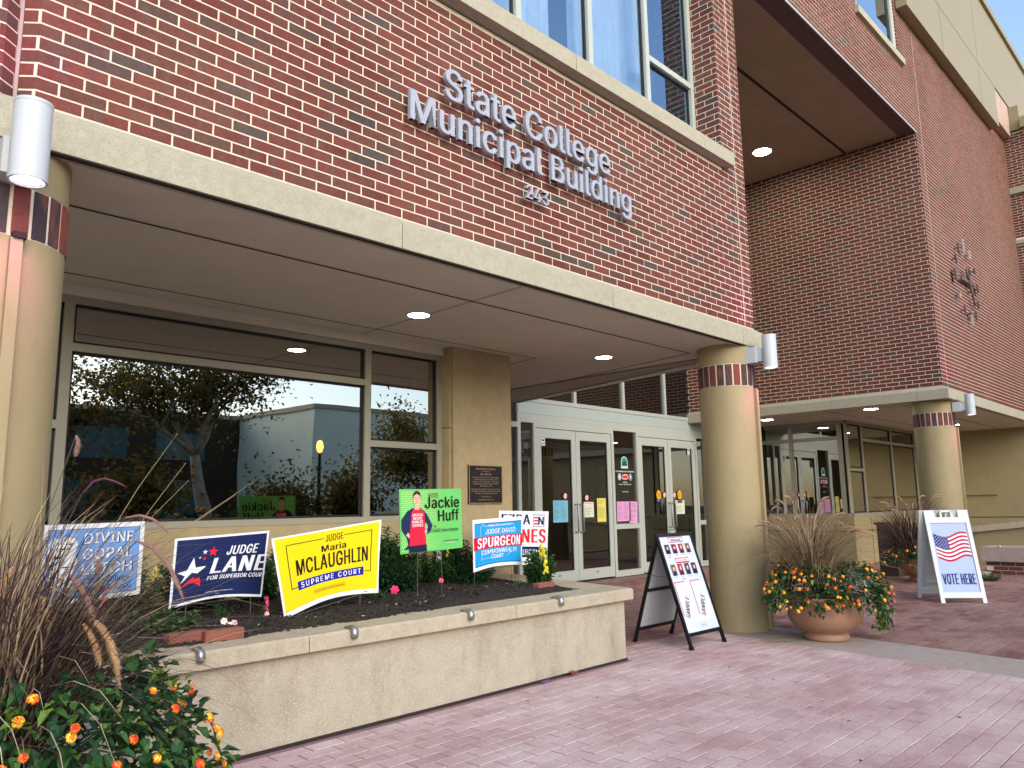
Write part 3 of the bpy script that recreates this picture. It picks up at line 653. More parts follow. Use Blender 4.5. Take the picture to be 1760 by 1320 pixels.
for a in ((SX0, SX1, SZ0, SZ0+.05), (SX0, SX1, 9.62, 9.7), (SX0, SX0+.09, SZ0+.05, 9.62), (SX1-.14, SX1, SZ0+.05, 9.62)): mb.box(a[0], a[1], y-.04, y+.05, a[2], a[3], ALU)
mb.box(SX1-.24, SX1-.14, y-.01, y+.03, SZ0+.05, 9.62, GASK)
W5 = mb.build('window', BLD, label='single high window over the entrance court'); pane(W5, SX0+.09, SX1-.24, SZ0+.05, 9.62, y, glass('high_window_glass', (.75, .84, .92), .48, 1.0, (.80, .93, 1)))
q = MB(); q.box(SX0-.08, SX1+.14, YR-.06, YR+.17, SZ0-.12, SZ0-.002, STONE); q.build('window_sill', BLD)
q = MB(); q.box(11, 13.2, 4.6, 4.62, 8, 10, mat('upper_blind', '#b9c6c8', rough=.8)); q.build('window_blind', W5)

# ------------------------------------------------------------ low walls near the wing
LW = thing('low_planter_wall', 'low wall of red brick under a broad concrete coping right of the VOTE HERE sign', 'wall', (14.9, 3.4, 0))
q = MB(); q.box(14.62, 14.64, .6, 3.5, -.02, .215, MORTAR); q.box(14.64, 15.1, .6, 3.5, -.02, .215, MORTAR); q.build('wall_core', LW)
rn = random.Random(5)
for r in range(3):
    y_ = 3.5+(-.1 if r % 2 else 0)
    while y_ > .7:
        q = MB(); q.box(14.612, 14.62, y_-.194, y_, .008+r*.068, .008+r*.068+.058, BRICK, rn.random()*.98+.01); q.build('brick', LW); y_ -= .2035
q = MB(); q.box(14.54, 15.15, .5, 3.55, .215, .44, CONC); q.build('coping', LW)
q = MB(); q.lathe([(0.001, .475), (.02, .47), (.03, .455), (.03, .44)], (14.57, 3.28), STEEL, 12); q.build('skate_stop', LW, smooth=True)
RW = thing('ramp_wall', 'beige ramp wall with a sloping stone coping by the wing', 'wall', (17, 3.3, 0))
q = MB(); q.add([(16.9,4.4,0),(16.9,.5,0),(16.9,.5,1.02),(16.9,4.4,.56),(17.2,4.4,0),(17.2,.5,0),(17.2,.5,1.02),(17.2,4.4,.56)], [(0,1,2,3),(5,4,7,6),(4,0,3,7),(3,2,6,7)], BEIGE); q.build('wall_core', RW)
q = MB(); q.add([(16.83,4.45,.56),(16.83,.5,1.025),(16.83,.5,1.14),(16.83,4.45,.67),(17.27,4.45,.56),(17.27,.5,1.025),(17.27,.5,1.14),(17.27,4.45,.67)], [(0,1,2,3),(5,4,7,6),(4,0,3,7),(3,2,6,7),(0,4,5,1)], CAPS); q.build('coping', RW)
q = MB(); q.prism([(13.4,3.95),(14.5,3.45),(20,3.3),(20,3.5),(14.6,3.65),(13.5,4.12)], -.004, .05, CONC); q.build('kerb')['kind'] = 'structure'

# ------------------------------------------------------------ raised planter
PL = thing('raised_planter', 'long raised planter of pale aggregate with limestone cap under the porch window', 'planter', (2.5, 4.7, 0))
q = MB(); q.prism([(-3,3.856),(5.215,3.856),(5.65,5.75),(-3,5.75)], -.02, .47, AGG); q.build('planter_wall', PL)
q = MB(); q.prism([(-3,3.846),(5.225,3.846),(5.235,3.856),(-3,3.856)], .0, .016, GROOVE); q.build('base_joint', PL)
SZI = .50
caps = [(-3, .69), (.694, 2.311), (2.316, 3.907), (3.912, 5.268)]
for i, (a, b) in enumerate(caps):
    q = MB(); z0, z1 = .471, .557; e = .012
    if i < 3: P_ = [(a, 3.80), (b, 3.80), (b, 4.10), (a, 4.10)]; Pt = [(a, 3.80+e), (b, 3.80+e), (b, 4.10), (a, 4.10)]
    else: P_ = [(a, 3.80), (b, 3.80), (5.70, 5.67), (5.30, 5.67), (5.08, 4.60), (4.98, 4.10), (a, 4.10)]; Pt = [(a, 3.80+e), (b-e, 3.80+e), (5.70-e, 5.67), (5.30, 5.67), (5.08, 4.60), (4.98, 4.10), (a, 4.10)]
    n = len(P_); vs = [(x, y_, z0) for x, y_ in P_]+[(x, y_, z1-e) for x, y_ in P_]+[(x, y_, z1) for x, y_ in Pt]
    fs = [tuple(range(n))[::-1], tuple(range(2*n, 3*n))]
    for k in range(n): k2 = (k+1) % n; fs += [(k, k2, n+k2, n+k), (n+k, n+k2, 2*n+k2, 2*n+k)]
    q.add(vs, fs, CAPS); q.build('cap_stone', PL)
q = MB(); q.box(-3, 4.98, 5.64, 5.758, .471, .557, CAPS); q.build('cap_stone', PL)
def noise2(x, y_): return math.sin(x*7.1+1.3*math.sin(y_*5.3))*.5+math.sin(y_*9.7+x*3.1)*.3+math.sin(x*23+y_*17)*.2
def soil_z(x, y_):
    e = min((y_-4.02)/.35, 1.0); e = max(e, 0); ex = min(max((5.12+(y_-4.6)*.2-x)/.5, 0), 1)
    return .548+.035*math.sqrt(e)*math.sqrt(ex)+.010*noise2(x, y_)
nx_, ny_ = 260, 60; vs = []; fs = []
rn = random.Random(9)
for j in range(ny_+1):
    for i in range(nx_+1):
        x = -1.5+(6.7)*i/nx_; yb = 4.0+.04*math.sin(x*2.3)+.05*math.sin(x*5.1+1)+(.10 if x > 3.2 else 0)*min((x-3.2), 1.0)*1.6; y_ = yb+(5.655-yb)*j/ny_
        z = soil_z(x, y_)+rn.uniform(-.006, .006)
        if j == 0: z = .552
        if i == nx_: z = .5
        if x > 4.95+.16*(y_-4.2): z = min(z, .54)
        vs.append((x, y_, z))
for j in range(ny_):
    for i in range(nx_): a = j*(nx_+1)+i; fs.append((a, a+1, a+nx_+2, a+nx_+1))
q = MB(); q.add(vs, fs, SOIL); o = q.build('soil', PL, smooth=True, kind='stuff')
q = MB(); rn = random.Random(31)      # bark chips and pale flecks
for k in range(5200):
    x = rn.uniform(.9, 5.0); y_ = rn.uniform(4.05, 4.9) if rn.random() < .8 else rn.uniform(4.9, 5.6)
    if x > 3.2 and y_ < 4.0+.16*(x-3.2)+.1: continue
    z = soil_z(x, y_)+.004; L_ = rn.uniform(.006, .022); a = rn.uniform(0, 6.28); w_ = L_*rn.uniform(.25, .6); t = rn.uniform(-.004, .008)
    c, s = math.cos(a)*L_/2, math.sin(a)*L_/2; c2, s2 = -math.sin(a)*w_/2, math.cos(a)*w_/2
    q.add([(x-c-c2,y_-s-s2,z),(x+c-c2,y_+s-s2,z+t),(x+c+c2,y_+s+s2,z+t+.003),(x-c+c2,y_-s+s2,z+.004)], [(0,1,2,3)], MULCH if 'MULCH' in globals() else ramp_mat('mulch_chip', [(0, '#1d1815'), (.45, '#352b25'), (.8, '#463a31'), (.95, '#b3a897')], rough=.95), rn.random()*.98+.01)
q.build('mulch', PL, kind='stuff')
for x in (1.714-.885, 1.714, 2.591, 3.478, 4.364):
    q = MB(); pts = [(x, 3.885, .560), (x, 3.84, .565), (x, 3.81, .563), (x, 3.789, .55), (x, 3.785, .53), (x, 3.787, .512)]
    q.tube(pts, [.006, .014, .021, .023, .023, .019], STEEL, 10)
    tag(q.build('skate_stop', None, smooth=True), ['small steel skate stop on the planter cap, behind the purple grass', 'small steel skate stop on the cap just below the two loose bricks', 'small steel skate stop on the cap below the yellow yard sign', 'small steel skate stop on the cap below the green yard sign', 'small steel skate stop on the cap nearest the planter corner'][int(round((x-.829)/.885))], 'skate stop', 'skate stops along the planter cap')
def loose_brick(x, y_, a, lab, z=.557, lx=.205, d=.058, h=.058):
    q = MB(); e = .004
    A, B = lx/2, d/2
    v = []
    for zz, k in ((0, e), (e, 0), (h-e, 0), (h, e)): v += [(-A+k,-B+k,zz),(A-k,-B+k,zz),(A-k,B-k,zz),(-A+k,B-k,zz)]
    f = [(3,2,1,0),(12,13,14,15)]
    for j in range(3):
        for k in range(4): f.append((4*j+k, 4*j+(k+1) % 4, 4*j+4+(k+1) % 4, 4*j+4+k))
    q.add(v, f, mat('loose_brick_clay', '#8a5546', rough=.85, var=.2, scale=14, bump=.4, bscale=200, stain=.5)); o = q.build('brick'); o.location = (x, y_, z); o.rotation_euler.z = rad(a); tag(o, lab, 'brick', 'loose bricks on the planter edge')
loose_brick(1.775, 4.10, 3, 'loose brick lying left on the cap, its dark end toward the grass')
loose_brick(1.945, 4.045, -3, 'loose red brick butted against another, above a skate stop')
loose_brick(4.78, 4.33, 2, 'single loose brick by the yellow snapdragons', z=.553)

# ------------------------------------------------------------ vegetation helpers
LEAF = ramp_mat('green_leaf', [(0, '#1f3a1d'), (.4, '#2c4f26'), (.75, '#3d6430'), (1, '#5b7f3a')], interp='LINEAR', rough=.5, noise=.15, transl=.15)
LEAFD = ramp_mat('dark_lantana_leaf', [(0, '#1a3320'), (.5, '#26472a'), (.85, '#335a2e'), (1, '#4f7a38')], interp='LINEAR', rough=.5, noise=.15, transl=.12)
SILV = ramp_mat('silver_leaf', [(0, '#8fa596'), (1, '#bccdbd')], interp='LINEAR', rough=.7, transl=.1)
LIME = ramp_mat('lime_leaf', [(0, '#4c6a26'), (.6, '#6d8b38'), (1, '#8aa94a')], interp='LINEAR', rough=.55, transl=.2)
GRASS = ramp_mat('purple_fountain_grass_blade', [(0, '#3b2a31'), (.18, '#54363f'), (.34, '#6c5848'), (.5, '#9a8464'), (.7, '#bda67e'), (.84, '#7f7a50'), (1, '#d3c19c')], interp='LINEAR', rough=.6, transl=.15, noise=.1)
GRASSD = ramp_mat('dark_fountain_grass_blade', [(0, '#2c2226'), (.38, '#452d36'), (.58, '#5c4a46'), (.74, '#82705a'), (.88, '#b09c76'), (1, '#d2bf9b')], interp='LINEAR', rough=.6, transl=.12, noise=.1)
PLUME = ramp_mat('tan_plume', [(0, '#b8916a'), (.5, '#cfab80'), (1, '#e6cda9')], interp='LINEAR', rough=.8, transl=.3, noise=.08)
PLUMEP = ramp_mat('pinkish_plume', [(0, '#8d6a64'), (.5, '#a98478'), (1, '#cfae9c')], interp='LINEAR', rough=.8, transl=.3, noise=.08)
PLUMED = ramp_mat('purple_plume', [(0, '#5c2f44'), (1, '#8a5a68')], interp='LINEAR', rough=.8, transl=.2, noise=.08)
FLO = {k: mat('petal_'+k, v, rough=.6, var=.28, scale=110) for k, v in dict(orange='#e8741a', red='#d9341c', yellow='#f3c234', pink='#e0577f', white='#e8e4d8', lemon='#e9dc3c', palepink='#dba7b4', purple='#9a2f9a', magenta='#d81e66', peach='#d99a66', crimson='#b31c2e').items()}
def rand_dir(rn, up=0.0):
    while True:
        v = Vector((rn.uniform(-1, 1), rn.uniform(-1, 1), rn.uniform(-1, 1)))
        if .05 < v.length < 1: v = v.normalized(); v.z += up; return v.normalized()
def leaf(mb, p, d, L, W, m, r, fold=.25, droop=.25):
    d = Vector(d).normalized(); s = d.cross(Vector((0, 0, 1)))
    if s.length < .1: s = Vector((1, 0, 0))
    s.normalize(); n = s.cross(d); p = Vector(p)
    mid = p+d*L*.45-n*L*.06; tip = p+d*L-Vector((0, 0, L*droop))
    a = p+d*L*.40+s*W/2+n*W*fold; b = p+d*L*.40-s*W/2+n*W*fold
    a2 = p+d*L*.72+s*W*.36+n*W*fold*.5-Vector((0, 0, L*droop*.4)); b2 = p+d*L*.72-s*W*.36+n*W*fold*.5-Vector((0, 0, L*droop*.4)); a1 = p+d*L*.16+s*W*.3; b1 = p+d*L*.16-s*W*.3
    mb.add([p, a1, a, a2, tip, b2, b, b1, mid], [(0,8,1),(1,8,2),(2,8,3),(3,8,4),(0,7,8),(7,6,8),(6,5,8),(5,4,8)], m, r)
def blade(mb, p, az, lean, L, w, m, r, rn, droop=1.0, n=6):
    p = Vector(p); h = Vector((math.cos(az), math.sin(az), 0)); side = Vector((-h.y, h.x, 0)); el = math.pi/2-lean; cur = p.copy(); vs = []; tw = rn.uniform(-.6, .6)
    for i in range(n+1):
        t = i/n; ww = w*(1-t)**.7*.5+.0002; sd = side*math.cos(tw*t)+Vector((0, 0, 1))*math.sin(tw*t)
        vs += [cur-sd*ww, cur+sd*ww]; cur = cur+(h*math.cos(el)+Vector((0, 0, 1))*math.sin(el))*L/n; el -= droop*(.25+t)*2.1/n
    mb.add(vs, [(2*i, 2*i+1, 2*i+3, 2*i+2) for i in range(n)], m, r)
def plume(parent, pts, rr, m, seed, name='plume', dens=1.0, hl=1.0):
    rn = random.Random(seed); P_ = [Vector(p) for p in pts]; mb = MB(); N_ = len(P_)-1
    mb.tube(P_, [rr*.22]+[rr*.42]*(N_-1)+[rr*.15], m, 6, r=.35)
    cnt = int(420*dens)
    for k in range(cnt):
        t = rn.random(); f = t*N_; i = min(int(f), N_-1); p = P_[i].lerp(P_[i+1], f-i); d = (P_[i+1]-P_[i]).normalized()
        a = rand_dir(rn); a = (a-d*a.dot(d)).normalized(); env = (math.sin(math.pi*min(t*.93+.05, 1))**.45)
        L_ = rr*rn.uniform(.7, 1.25)*env*hl; q = p+a*rr*.25*env; e = q+(a*.75+d*.85).normalized()*L_; s = d.cross(a)*max(rr*.045, .00035)
        mb.add([q-s, q+s, e], [(0,1,2)], m, rn.random()*.98+.01)
    return mb.build(name, parent)
def lantana_head(mb, p, nrm, R, rn, cols):
    nrm = Vector(nrm).normalized(); t1 = nrm.orthogonal().normalized(); t2 = nrm.cross(t1)
    for k in range(17):
        a = k*2.4; q = math.sqrt((k+.5)/17); th = q*1.35
        d = (nrm*math.cos(th)+(t1*math.cos(a)+t2*math.sin(a))*math.sin(th)).normalized(); c = Vector(p)+d*R*.85
        u = d.orthogonal().normalized(); v = d.cross(u); fr = R*.34; m = cols[1] if q < rn.uniform(.35, .75) else cols[0]
        vs = [c+d*R*.06]; 
        for j in range(8): an = j*math.pi/4+k; rad_ = fr*(1.0 if j % 2 else .72); vs.append(c+(u*math.cos(an)+v*math.sin(an))*rad_-d*R*.05)
        mb.add(vs, [(0, j+1, (j+1) % 8+1) for j in range(8)], m)
def lantana(name, lab, cx, cy, z0, R, H, nleaf, leafL, heads, headR, seed, skirt=.15, group=None, palette=None, headdir=None, extra=None):
    T = thing(name, lab, 'plant', (cx, cy, z0), group); rn = random.Random(seed); mb = MB()
    def surf(az, t):      # t 0 = rim bottom, 1 = crown
        rr = R*(.55+.45*math.cos((t-.3)*1.9))*(1+.16*math.sin(az*3+seed)+.1*math.sin(az*7+1)); return Vector((cx+rr*math.cos(az), cy+rr*math.sin(az), z0-skirt+(H+skirt)*t+.03*math.sin(az*5+t*4)))
    stems = MB()
    for k in range(60):
        az = rn.uniform(0, 6.283); e = surf(az, rn.uniform(.1, .9)); stems.tube([(cx+rn.uniform(-.06, .06), cy+rn.uniform(-.06, .06), z0-.02), Vector((cx, cy, z0)).lerp(e, .55)+Vector((0, 0, .05)), e], [.004, .003, .0015], LEAFD, 4, r=.3)
    stems.build('stem', T)
    for k in range(nleaf):
        az = rn.uniform(0, 6.283); t = rn.random(); p = surf(az, t); c = Vector((cx, cy, z0+H*.25)); q = c.lerp(p, rn.uniform(.62, 1.03)**.6)
        d = (p-c).normalized()*.8+rand_dir(rn)*.8; L_ = leafL*rn.uniform(.6, 1.15)
        leaf(mb, q, d, L_, L_*rn.uniform(.5, .66), rn.choice([LEAFD, LEAFD, LEAFD, LEAFD, LEAFD, LEAF, LEAF, LIME]) if rn.random() > .02 else GRASS, rn.random()*.98+.01, droop=rn.uniform(0, .5))
    mb.build('foliage', T, kind='stuff')
    pal = palette or [('orange', 'yellow'), ('orange', 'yellow'), ('red', 'orange'), ('orange', 'red'), ('yellow', 'orange')]
    for k in range(heads):
        az = rn.uniform(0, 6.283) if headdir is None else headdir+rn.uniform(-1.7, 1.7); t = rn.uniform(.05, .95); p = surf(az, t); c = Vector((cx, cy, z0+H*.2)); n = (p-c).normalized(); p = p+n*rn.uniform(-.01, .03); n = (n+Vector((0, 0, .4))).normalized()
        a, b = pal[rn.randrange(len(pal))]; hb = MB(); lantana_head(hb, p, n, headR*rn.uniform(.75, 1.15), rn, (FLO[a], FLO[b])); hb.build('flower_head', T)
    return T
def pot(lab, cx, cy, group, name='planter_pot'):
    T = thing(name, lab, 'planter', (cx, cy, 0), group); q = MB()
    q.lathe([(.001, .0), (.185, .0), (.195, .012), (.195, .045), (.182, .055), (.19, .07), (.245, .095), (.295, .145), (.318, .20), (.322, .25), (.312, .32), (.318, .345), (.335, .352), (.335, .385), (.30, .385), (.295, .33)], (cx, cy), TERRA, 56)
    q.build('bowl', T, smooth=True); smooth_by_angle(bpy.data.objects[q and list(T.children)[0].name], 35) if False else None
    q = MB(); q.lathe([(.001, .34), (.30, .335)], (cx, cy), SOIL, 24); q.build('soil', T); return T
def fountain_grass(lab, cx, cy, z0, n, Lr, seed, group, m, spread=.12, w=.007, plumes=(), autopl=0, prr=.017, leanmax=1.1, droop=1.0, bias=None):
    T = thing('fountain_grass', lab, 'grass', (cx, cy, z0), group); rn = random.Random(seed); mb = MB()
    for k in range(n):
        az = rn.uniform(0, 6.283) if (bias is None or rn.random() < .5) else bias+rn.gauss(0, .8); rr = spread*math.sqrt(rn.random()); lean = abs(rn.gauss(0, .42))*leanmax
        p = (cx+rr*math.cos(az), cy+rr*math.sin(az), z0); L_ = rn.uniform(*Lr)
        blade(mb, p, az+rn.gauss(0, .5), min(lean, 1.35), L_, w*rn.uniform(.6, 1.2), m, rn.random()*.98+.01, rn, droop*rn.uniform(.5, 1.3))
    mb.build('blades', T, kind='stuff')
    for i, (pts, r_, mm) in enumerate(plumes):
        r_ = r_*1.25
        s = MB(); a = Vector(pts[0]); b = Vector((cx, cy, z0)); mid = a.lerp(b, .5)+Vector((0, 0, .08)); s.tube([b, mid, a], [.0018, .0016, .0012], m, 5, r=.6); s.build('stalk', T); plume(T, pts, r_, mm, seed+i)
    for k in range(autopl):
        az = rn.uniform(0, 6.283); reach = rn.uniform(.12, .42); h = rn.uniform(Lr[1]*.45, Lr[1]*.85); a = Vector((cx+reach*math.cos(az), cy+reach*math.sin(az), z0+h))
        hd = Vector((math.cos(az), math.sin(az), 0)); pts = []; el = rn.uniform(.2, 1.1); c = a.copy()
        for j in range(6): pts.append(c.copy()); c = c+(hd*math.cos(el)+Vector((0, 0, 1))*math.sin(el))*.034; el -= rn.uniform(.15, .4)
        s = MB(); b = Vector((cx, cy, z0)); s.tube([b, a.lerp(b, .5)+Vector((0, 0, .10))-hd*.03, a], [.0016, .0013, .001], m, 4, r=.7); s.build('stalk', T)
        plume(T, pts, prr, rn.choice([PLUME, PLUME, PLUMEP]), seed+50+k, dens=.6)
    return T

# near pot at the left edge of the picture
pot('terracotta bowl in front of the left column, hidden under lantana', .70, 3.02, 'terracotta planter bowls')
NP = [([(0.952, 2.598, 1.138), (0.989, 2.565, 1.119), (1.028, 2.537, 1.068), (1.053, 2.524, 1.009), (1.074, 2.515, 0.954)], .0135, PLUMEP),
 ([(0.919, 2.616, 1.212), (0.95, 2.582, 1.219), (0.98, 2.554, 1.207), (1.006, 2.534, 1.181), (1.021, 2.523, 1.159)], .008, PLUMEP),
 ([(0.815, 2.706, 1.287), (0.837, 2.675, 1.327), (0.861, 2.647, 1.337), (0.888, 2.622, 1.325), (0.913, 2.6, 1.308)], .006, PLUMED),
 ([(0.814, 2.763, 1.036), (0.841, 2.744, 0.999), (0.861, 2.733, 0.955), (0.876, 2.728, 0.913), (0.89, 2.722, 0.871)], .017, PLUMEP),
 ([(0.873, 2.733, 0.9), (0.902, 2.711, 0.867), (0.926, 2.697, 0.821), (0.946, 2.691, 0.757), (0.96, 2.694, 0.68)], .021, PLUME),
 ([(0.86, 2.751, 0.882), (0.878, 2.739, 0.849), (0.892, 2.733, 0.816), (0.902, 2.73, 0.785), (0.911, 2.727, 0.752)], .017, PLUME),
 ([(0.759, 2.834, 0.972), (0.768, 2.831, 0.946), (0.773, 2.831, 0.921), (0.779, 2.832, 0.895), (0.78, 2.837, 0.866)], .021, PLUME),
 ([(0.686, 2.889, 1.063), (0.676, 2.906, 1.036), (0.67, 2.919, 1.003), (0.667, 2.929, 0.972), (0.662, 2.942, 0.936)], .019, PLUME),
 ([(0.8, 2.75, 1.478), (0.806, 2.748, 1.461), (0.808, 2.75, 1.445), (0.807, 2.755, 1.428), (0.806, 2.759, 1.413)], .012, PLUMEP)]
G1 = fountain_grass('large purple fountain grass with drooping tan plumes in the nearest pot', .66, 3.02, .50, 2100, (.38, .95), 21, 'fountain grasses in planter bowls', GRASSD, spread=.22, w=.0075, plumes=NP, leanmax=1.15, droop=1.05)
q = MB()
for a, b in (((.90, 2.88, .95), (1.113, 2.607, 1.333)), ((.92, 2.86, .93), (1.271, 2.446, 1.329)), ((.88, 2.88, 1.0), (1.07, 2.616, 1.488)), ((.9, 2.86, .92), (1.1, 2.607, 1.391)), ((.779, 2.98, 1.1), (.764, 2.948, 1.409)), ((.95, 2.83, .95), (1.228, 2.501, 1.282))):
    a, b = Vector(a), Vector(b); base = Vector((.70, 3.03, .45)); q.tube([base, a, a.lerp(b, .6)+Vector((0, 0, .02)), b], [.002, .0016, .0011, .0006], GRASS, 5, r=.75)
q.build('bare_stalk', G1)
lantana('lantana', 'lantana with orange, red and yellow flower heads filling the lower left corner', 0.78, 2.92, .42, .57, .33, 3000, .060, 150, .018, 5, skirt=.30, group='lantanas in planter bowls', headdir=-1.35)
# pot beside the right column
pot('terracotta bowl with lantana standing beside the right column', 7.13, 3.04, 'terracotta planter bowls')
fountain_grass('tan and purple fountain grass in the bowl beside the right column', 7.04, 3.10, .50, 1250, (.36, .90), 22, 'fountain grasses in planter bowls', GRASS, spread=.15, w=.0065, autopl=22, leanmax=1.15, droop=1.25)
lantana('lantana', 'orange lantana spilling over the terracotta bowl beside the right column', 7.12, 3.04, .40, .50, .27, 1900, .055, 85, .0195, 6, skirt=.13, group='lantanas in planter bowls', headdir=-2.6)
def trail(lab, cx, cy, z, n, L_, m, seed, az0, flowers=None, drop=.35, name='trailing_plant', r0=.08):
    T = thing(name, lab, 'plant', (cx, cy, z)); rn = random.Random(seed); mb = MB()
    for k in range(n):
        az = az0+rn.gauss(0, .7); t = rn.random(); p = Vector((cx+math.cos(az)*r0*rn.random(), cy+math.sin(az)*r0*rn.random(), z-drop*t+.04*rn.random()))
        leaf(mb, p, Vector((math.cos(az), math.sin(az), rn.uniform(-.6, .5)))+rand_dir(rn)*.5, L_*rn.uniform(.6, 1.2), L_*.6, m, rn.random()*.98+.01)
    mb.build('foliage', T, kind='stuff')
    if flowers:
        for k in range(flowers[1]):
            az = az0+rn.gauss(0, .6); p = Vector((cx+math.cos(az)*(r0+.03), cy+math.sin(az)*(r0+.03), z-drop*rn.random())); h = MB(); petal_flower(h, p, Vector((math.cos(az), math.sin(az), .2)), flowers[2], FLO[flowers[0]]); h.build('flower', T)
    return T
def petal_flower(mb, p, n, R, m, k=5):
    n = Vector(n).normalized(); t1 = n.orthogonal().normalized(); t2 = n.cross(t1); p = Vector(p)
    for j in range(k):
        a = j*2*math.pi/k; d = t1*math.cos(a)+t2*math.sin(a); s = n.cross(d)
        mb.add([p, p+d*R*.6+s*R*.45+n*R*.15, p+d*R+n*R*.05, p+d*R*.6-s*R*.45+n*R*.15], [(0,1,2),(0,2,3)], m)
trail('lime green trailing plant with purple flowers hanging over the bowl', 7.42, 2.70, .44, 620, .038, LIME, 3, -1.1, ('purple', 9, .035), .38, r0=.10)
trail('silvery grey leaved plant among the lantana in the bowl', 7.19, 2.76, .58, 260, .03, SILV, 4, -2.3, None, .12, 'silver_plant', r0=.16)
q = MB(); q.tube([(6.62, 3.36, .02), (6.8, 3.2, .02)], .008, STEEL, 6); tag(q.build('drip_pipe'), 'short pale pipe lying at the foot of the terracotta bowl', 'pipe')
# pot behind the VOTE HERE sign
pot('terracotta bowl half hidden behind the VOTE HERE sign', 12.9, 3.95, 'terracotta planter bowls')
fountain_grass('dark fountain grass standing behind the VOTE HERE sign', 12.7, 4.0, .45, 1400, (.4, .95), 23, 'fountain grasses in planter bowls', GRASSD, spread=.25, w=.009, autopl=15, prr=.018, leanmax=1.0)
lantana('lantana', 'small lantana under the dark grass behind the VOTE HERE sign', 12.55, 3.95, .38, .36, .16, 500, .055, 18, .026, 8, group='lantanas in planter bowls', skirt=.12, headdir=3.4)
q = MB(); q.prism([(13.45,4.48),(13.75,4.40),(13.80,4.70),(13.50,4.78)], 0, .82, mat('brown_bin', '#574741', rough=.6)); q.prism([(13.42,4.45),(13.78,4.37),(13.83,4.73),(13.47,4.81)], .82, .86, mat('brown_bin_lid', '#4a3c37', rough=.6))
tag(q.build('litter_bin'), 'brown square litter bin behind the dark grass', 'bin')

# garden plants in the raised bed
def shrub(name, lab, x, y_, h, r, nst, m, seed, leafL=.05, leafW=.018, flowers=(), group='leafy plants in the raised bed', cat='plant'):
    T = thing(name, lab, cat, (x, y_, .55), group); rn = random.Random(seed); mb = MB(); st_ = MB(); tips = []
    leafL *= 1.3; leafW *= 1.45; nst = int(nst*(1.7 if h > .2 else 1)); h *= 1.05
    for k in range(nst):
        az = rn.uniform(0, 6.283); rr = r*math.sqrt(rn.random()); bx, by = x+rr*.35*math.cos(az), y_+rr*.35*math.sin(az); hh = h*rn.uniform(.6, 1.0)*(1-.3*rr/r); tx, ty = x+rr*math.cos(az), y_+rr*math.sin(az)
        st_.tube([(bx, by, .54), ((bx+tx)/2, (by+ty)/2, .55+hh*.5), (tx, ty, .55+hh)], [.004, .003, .0015], m, 4, r=.4); tips.append(Vector((tx, ty, .55+hh)))
        nl = int(hh/.0085)
        for j in range(nl):
            t = (j+.5)/nl; p = Vector((bx, by, .55)).lerp(Vector((tx, ty, .55+hh)), t); a = j*2.4+k; d = Vector((math.cos(a), math.sin(a), .55 if t > .8 else .15)); L_ = leafL*rn.uniform(.7, 1.15)*(1.1-.5*t)
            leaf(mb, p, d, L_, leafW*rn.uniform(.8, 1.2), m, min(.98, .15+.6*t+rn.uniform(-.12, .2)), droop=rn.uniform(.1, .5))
    st_.build('stem', T); mb.build('foliage', T, kind='stuff')
    for (fx, fy, fz, c, kind, R) in flowers:
        f = MB()
        if kind == 'spike':
            for j in range(15):
                a = rn.uniform(0, 6.28); t = j/15; zz = fz+.045-.10*t+rn.uniform(-.004, .004); rr = R*(.35+.55*t); d = Vector((math.cos(a), math.sin(a), rn.uniform(-.4, .5))); c0 = Vector((fx+rr*.8*math.cos(a), fy+rr*.8*math.sin(a), zz))
                petal_flower(f, c0, d, R*.55, FLO[c], 4); petal_flower(f, c0+d*.004-Vector((0, 0, R*.25)), d+Vector((0, 0, -.6)), R*.45, FLO[c], 3)
            f.tube([(fx, fy, .58), (fx, fy, fz)], .0025, m, 4, r=.5)
        else:
            petal_flower(f, (fx, fy, fz), (-.5, -.8, .35), R, FLO[c], 6); petal_flower(f, (fx, fy-.006, fz), (-.4, -.7, .6), R*.7, FLO[c], 5)
        f.build('flower', T)
    return T
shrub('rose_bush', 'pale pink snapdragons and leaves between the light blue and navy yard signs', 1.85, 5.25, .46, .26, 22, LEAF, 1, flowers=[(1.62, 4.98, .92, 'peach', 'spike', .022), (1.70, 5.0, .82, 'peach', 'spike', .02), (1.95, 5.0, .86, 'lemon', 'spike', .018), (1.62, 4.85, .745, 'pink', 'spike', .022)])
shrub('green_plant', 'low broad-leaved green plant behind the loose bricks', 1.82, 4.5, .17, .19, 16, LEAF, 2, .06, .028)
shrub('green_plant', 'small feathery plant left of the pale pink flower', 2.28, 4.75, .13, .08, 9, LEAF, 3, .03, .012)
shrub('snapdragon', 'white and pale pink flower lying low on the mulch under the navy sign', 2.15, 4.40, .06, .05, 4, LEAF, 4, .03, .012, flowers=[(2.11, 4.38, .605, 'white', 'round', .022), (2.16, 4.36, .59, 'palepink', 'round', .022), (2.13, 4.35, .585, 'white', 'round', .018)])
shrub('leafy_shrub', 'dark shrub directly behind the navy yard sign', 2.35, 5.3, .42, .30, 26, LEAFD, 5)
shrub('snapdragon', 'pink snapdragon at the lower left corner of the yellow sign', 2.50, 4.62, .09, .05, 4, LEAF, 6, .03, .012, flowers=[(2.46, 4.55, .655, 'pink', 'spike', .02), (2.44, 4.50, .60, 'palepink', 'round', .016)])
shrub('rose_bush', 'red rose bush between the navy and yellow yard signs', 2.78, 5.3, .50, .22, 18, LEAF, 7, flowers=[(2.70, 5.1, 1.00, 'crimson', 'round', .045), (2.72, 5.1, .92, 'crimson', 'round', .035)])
shrub('leafy_shrub', 'dark shrub behind the yellow yard sign', 3.3, 5.35, .42, .28, 24, LEAFD, 8)
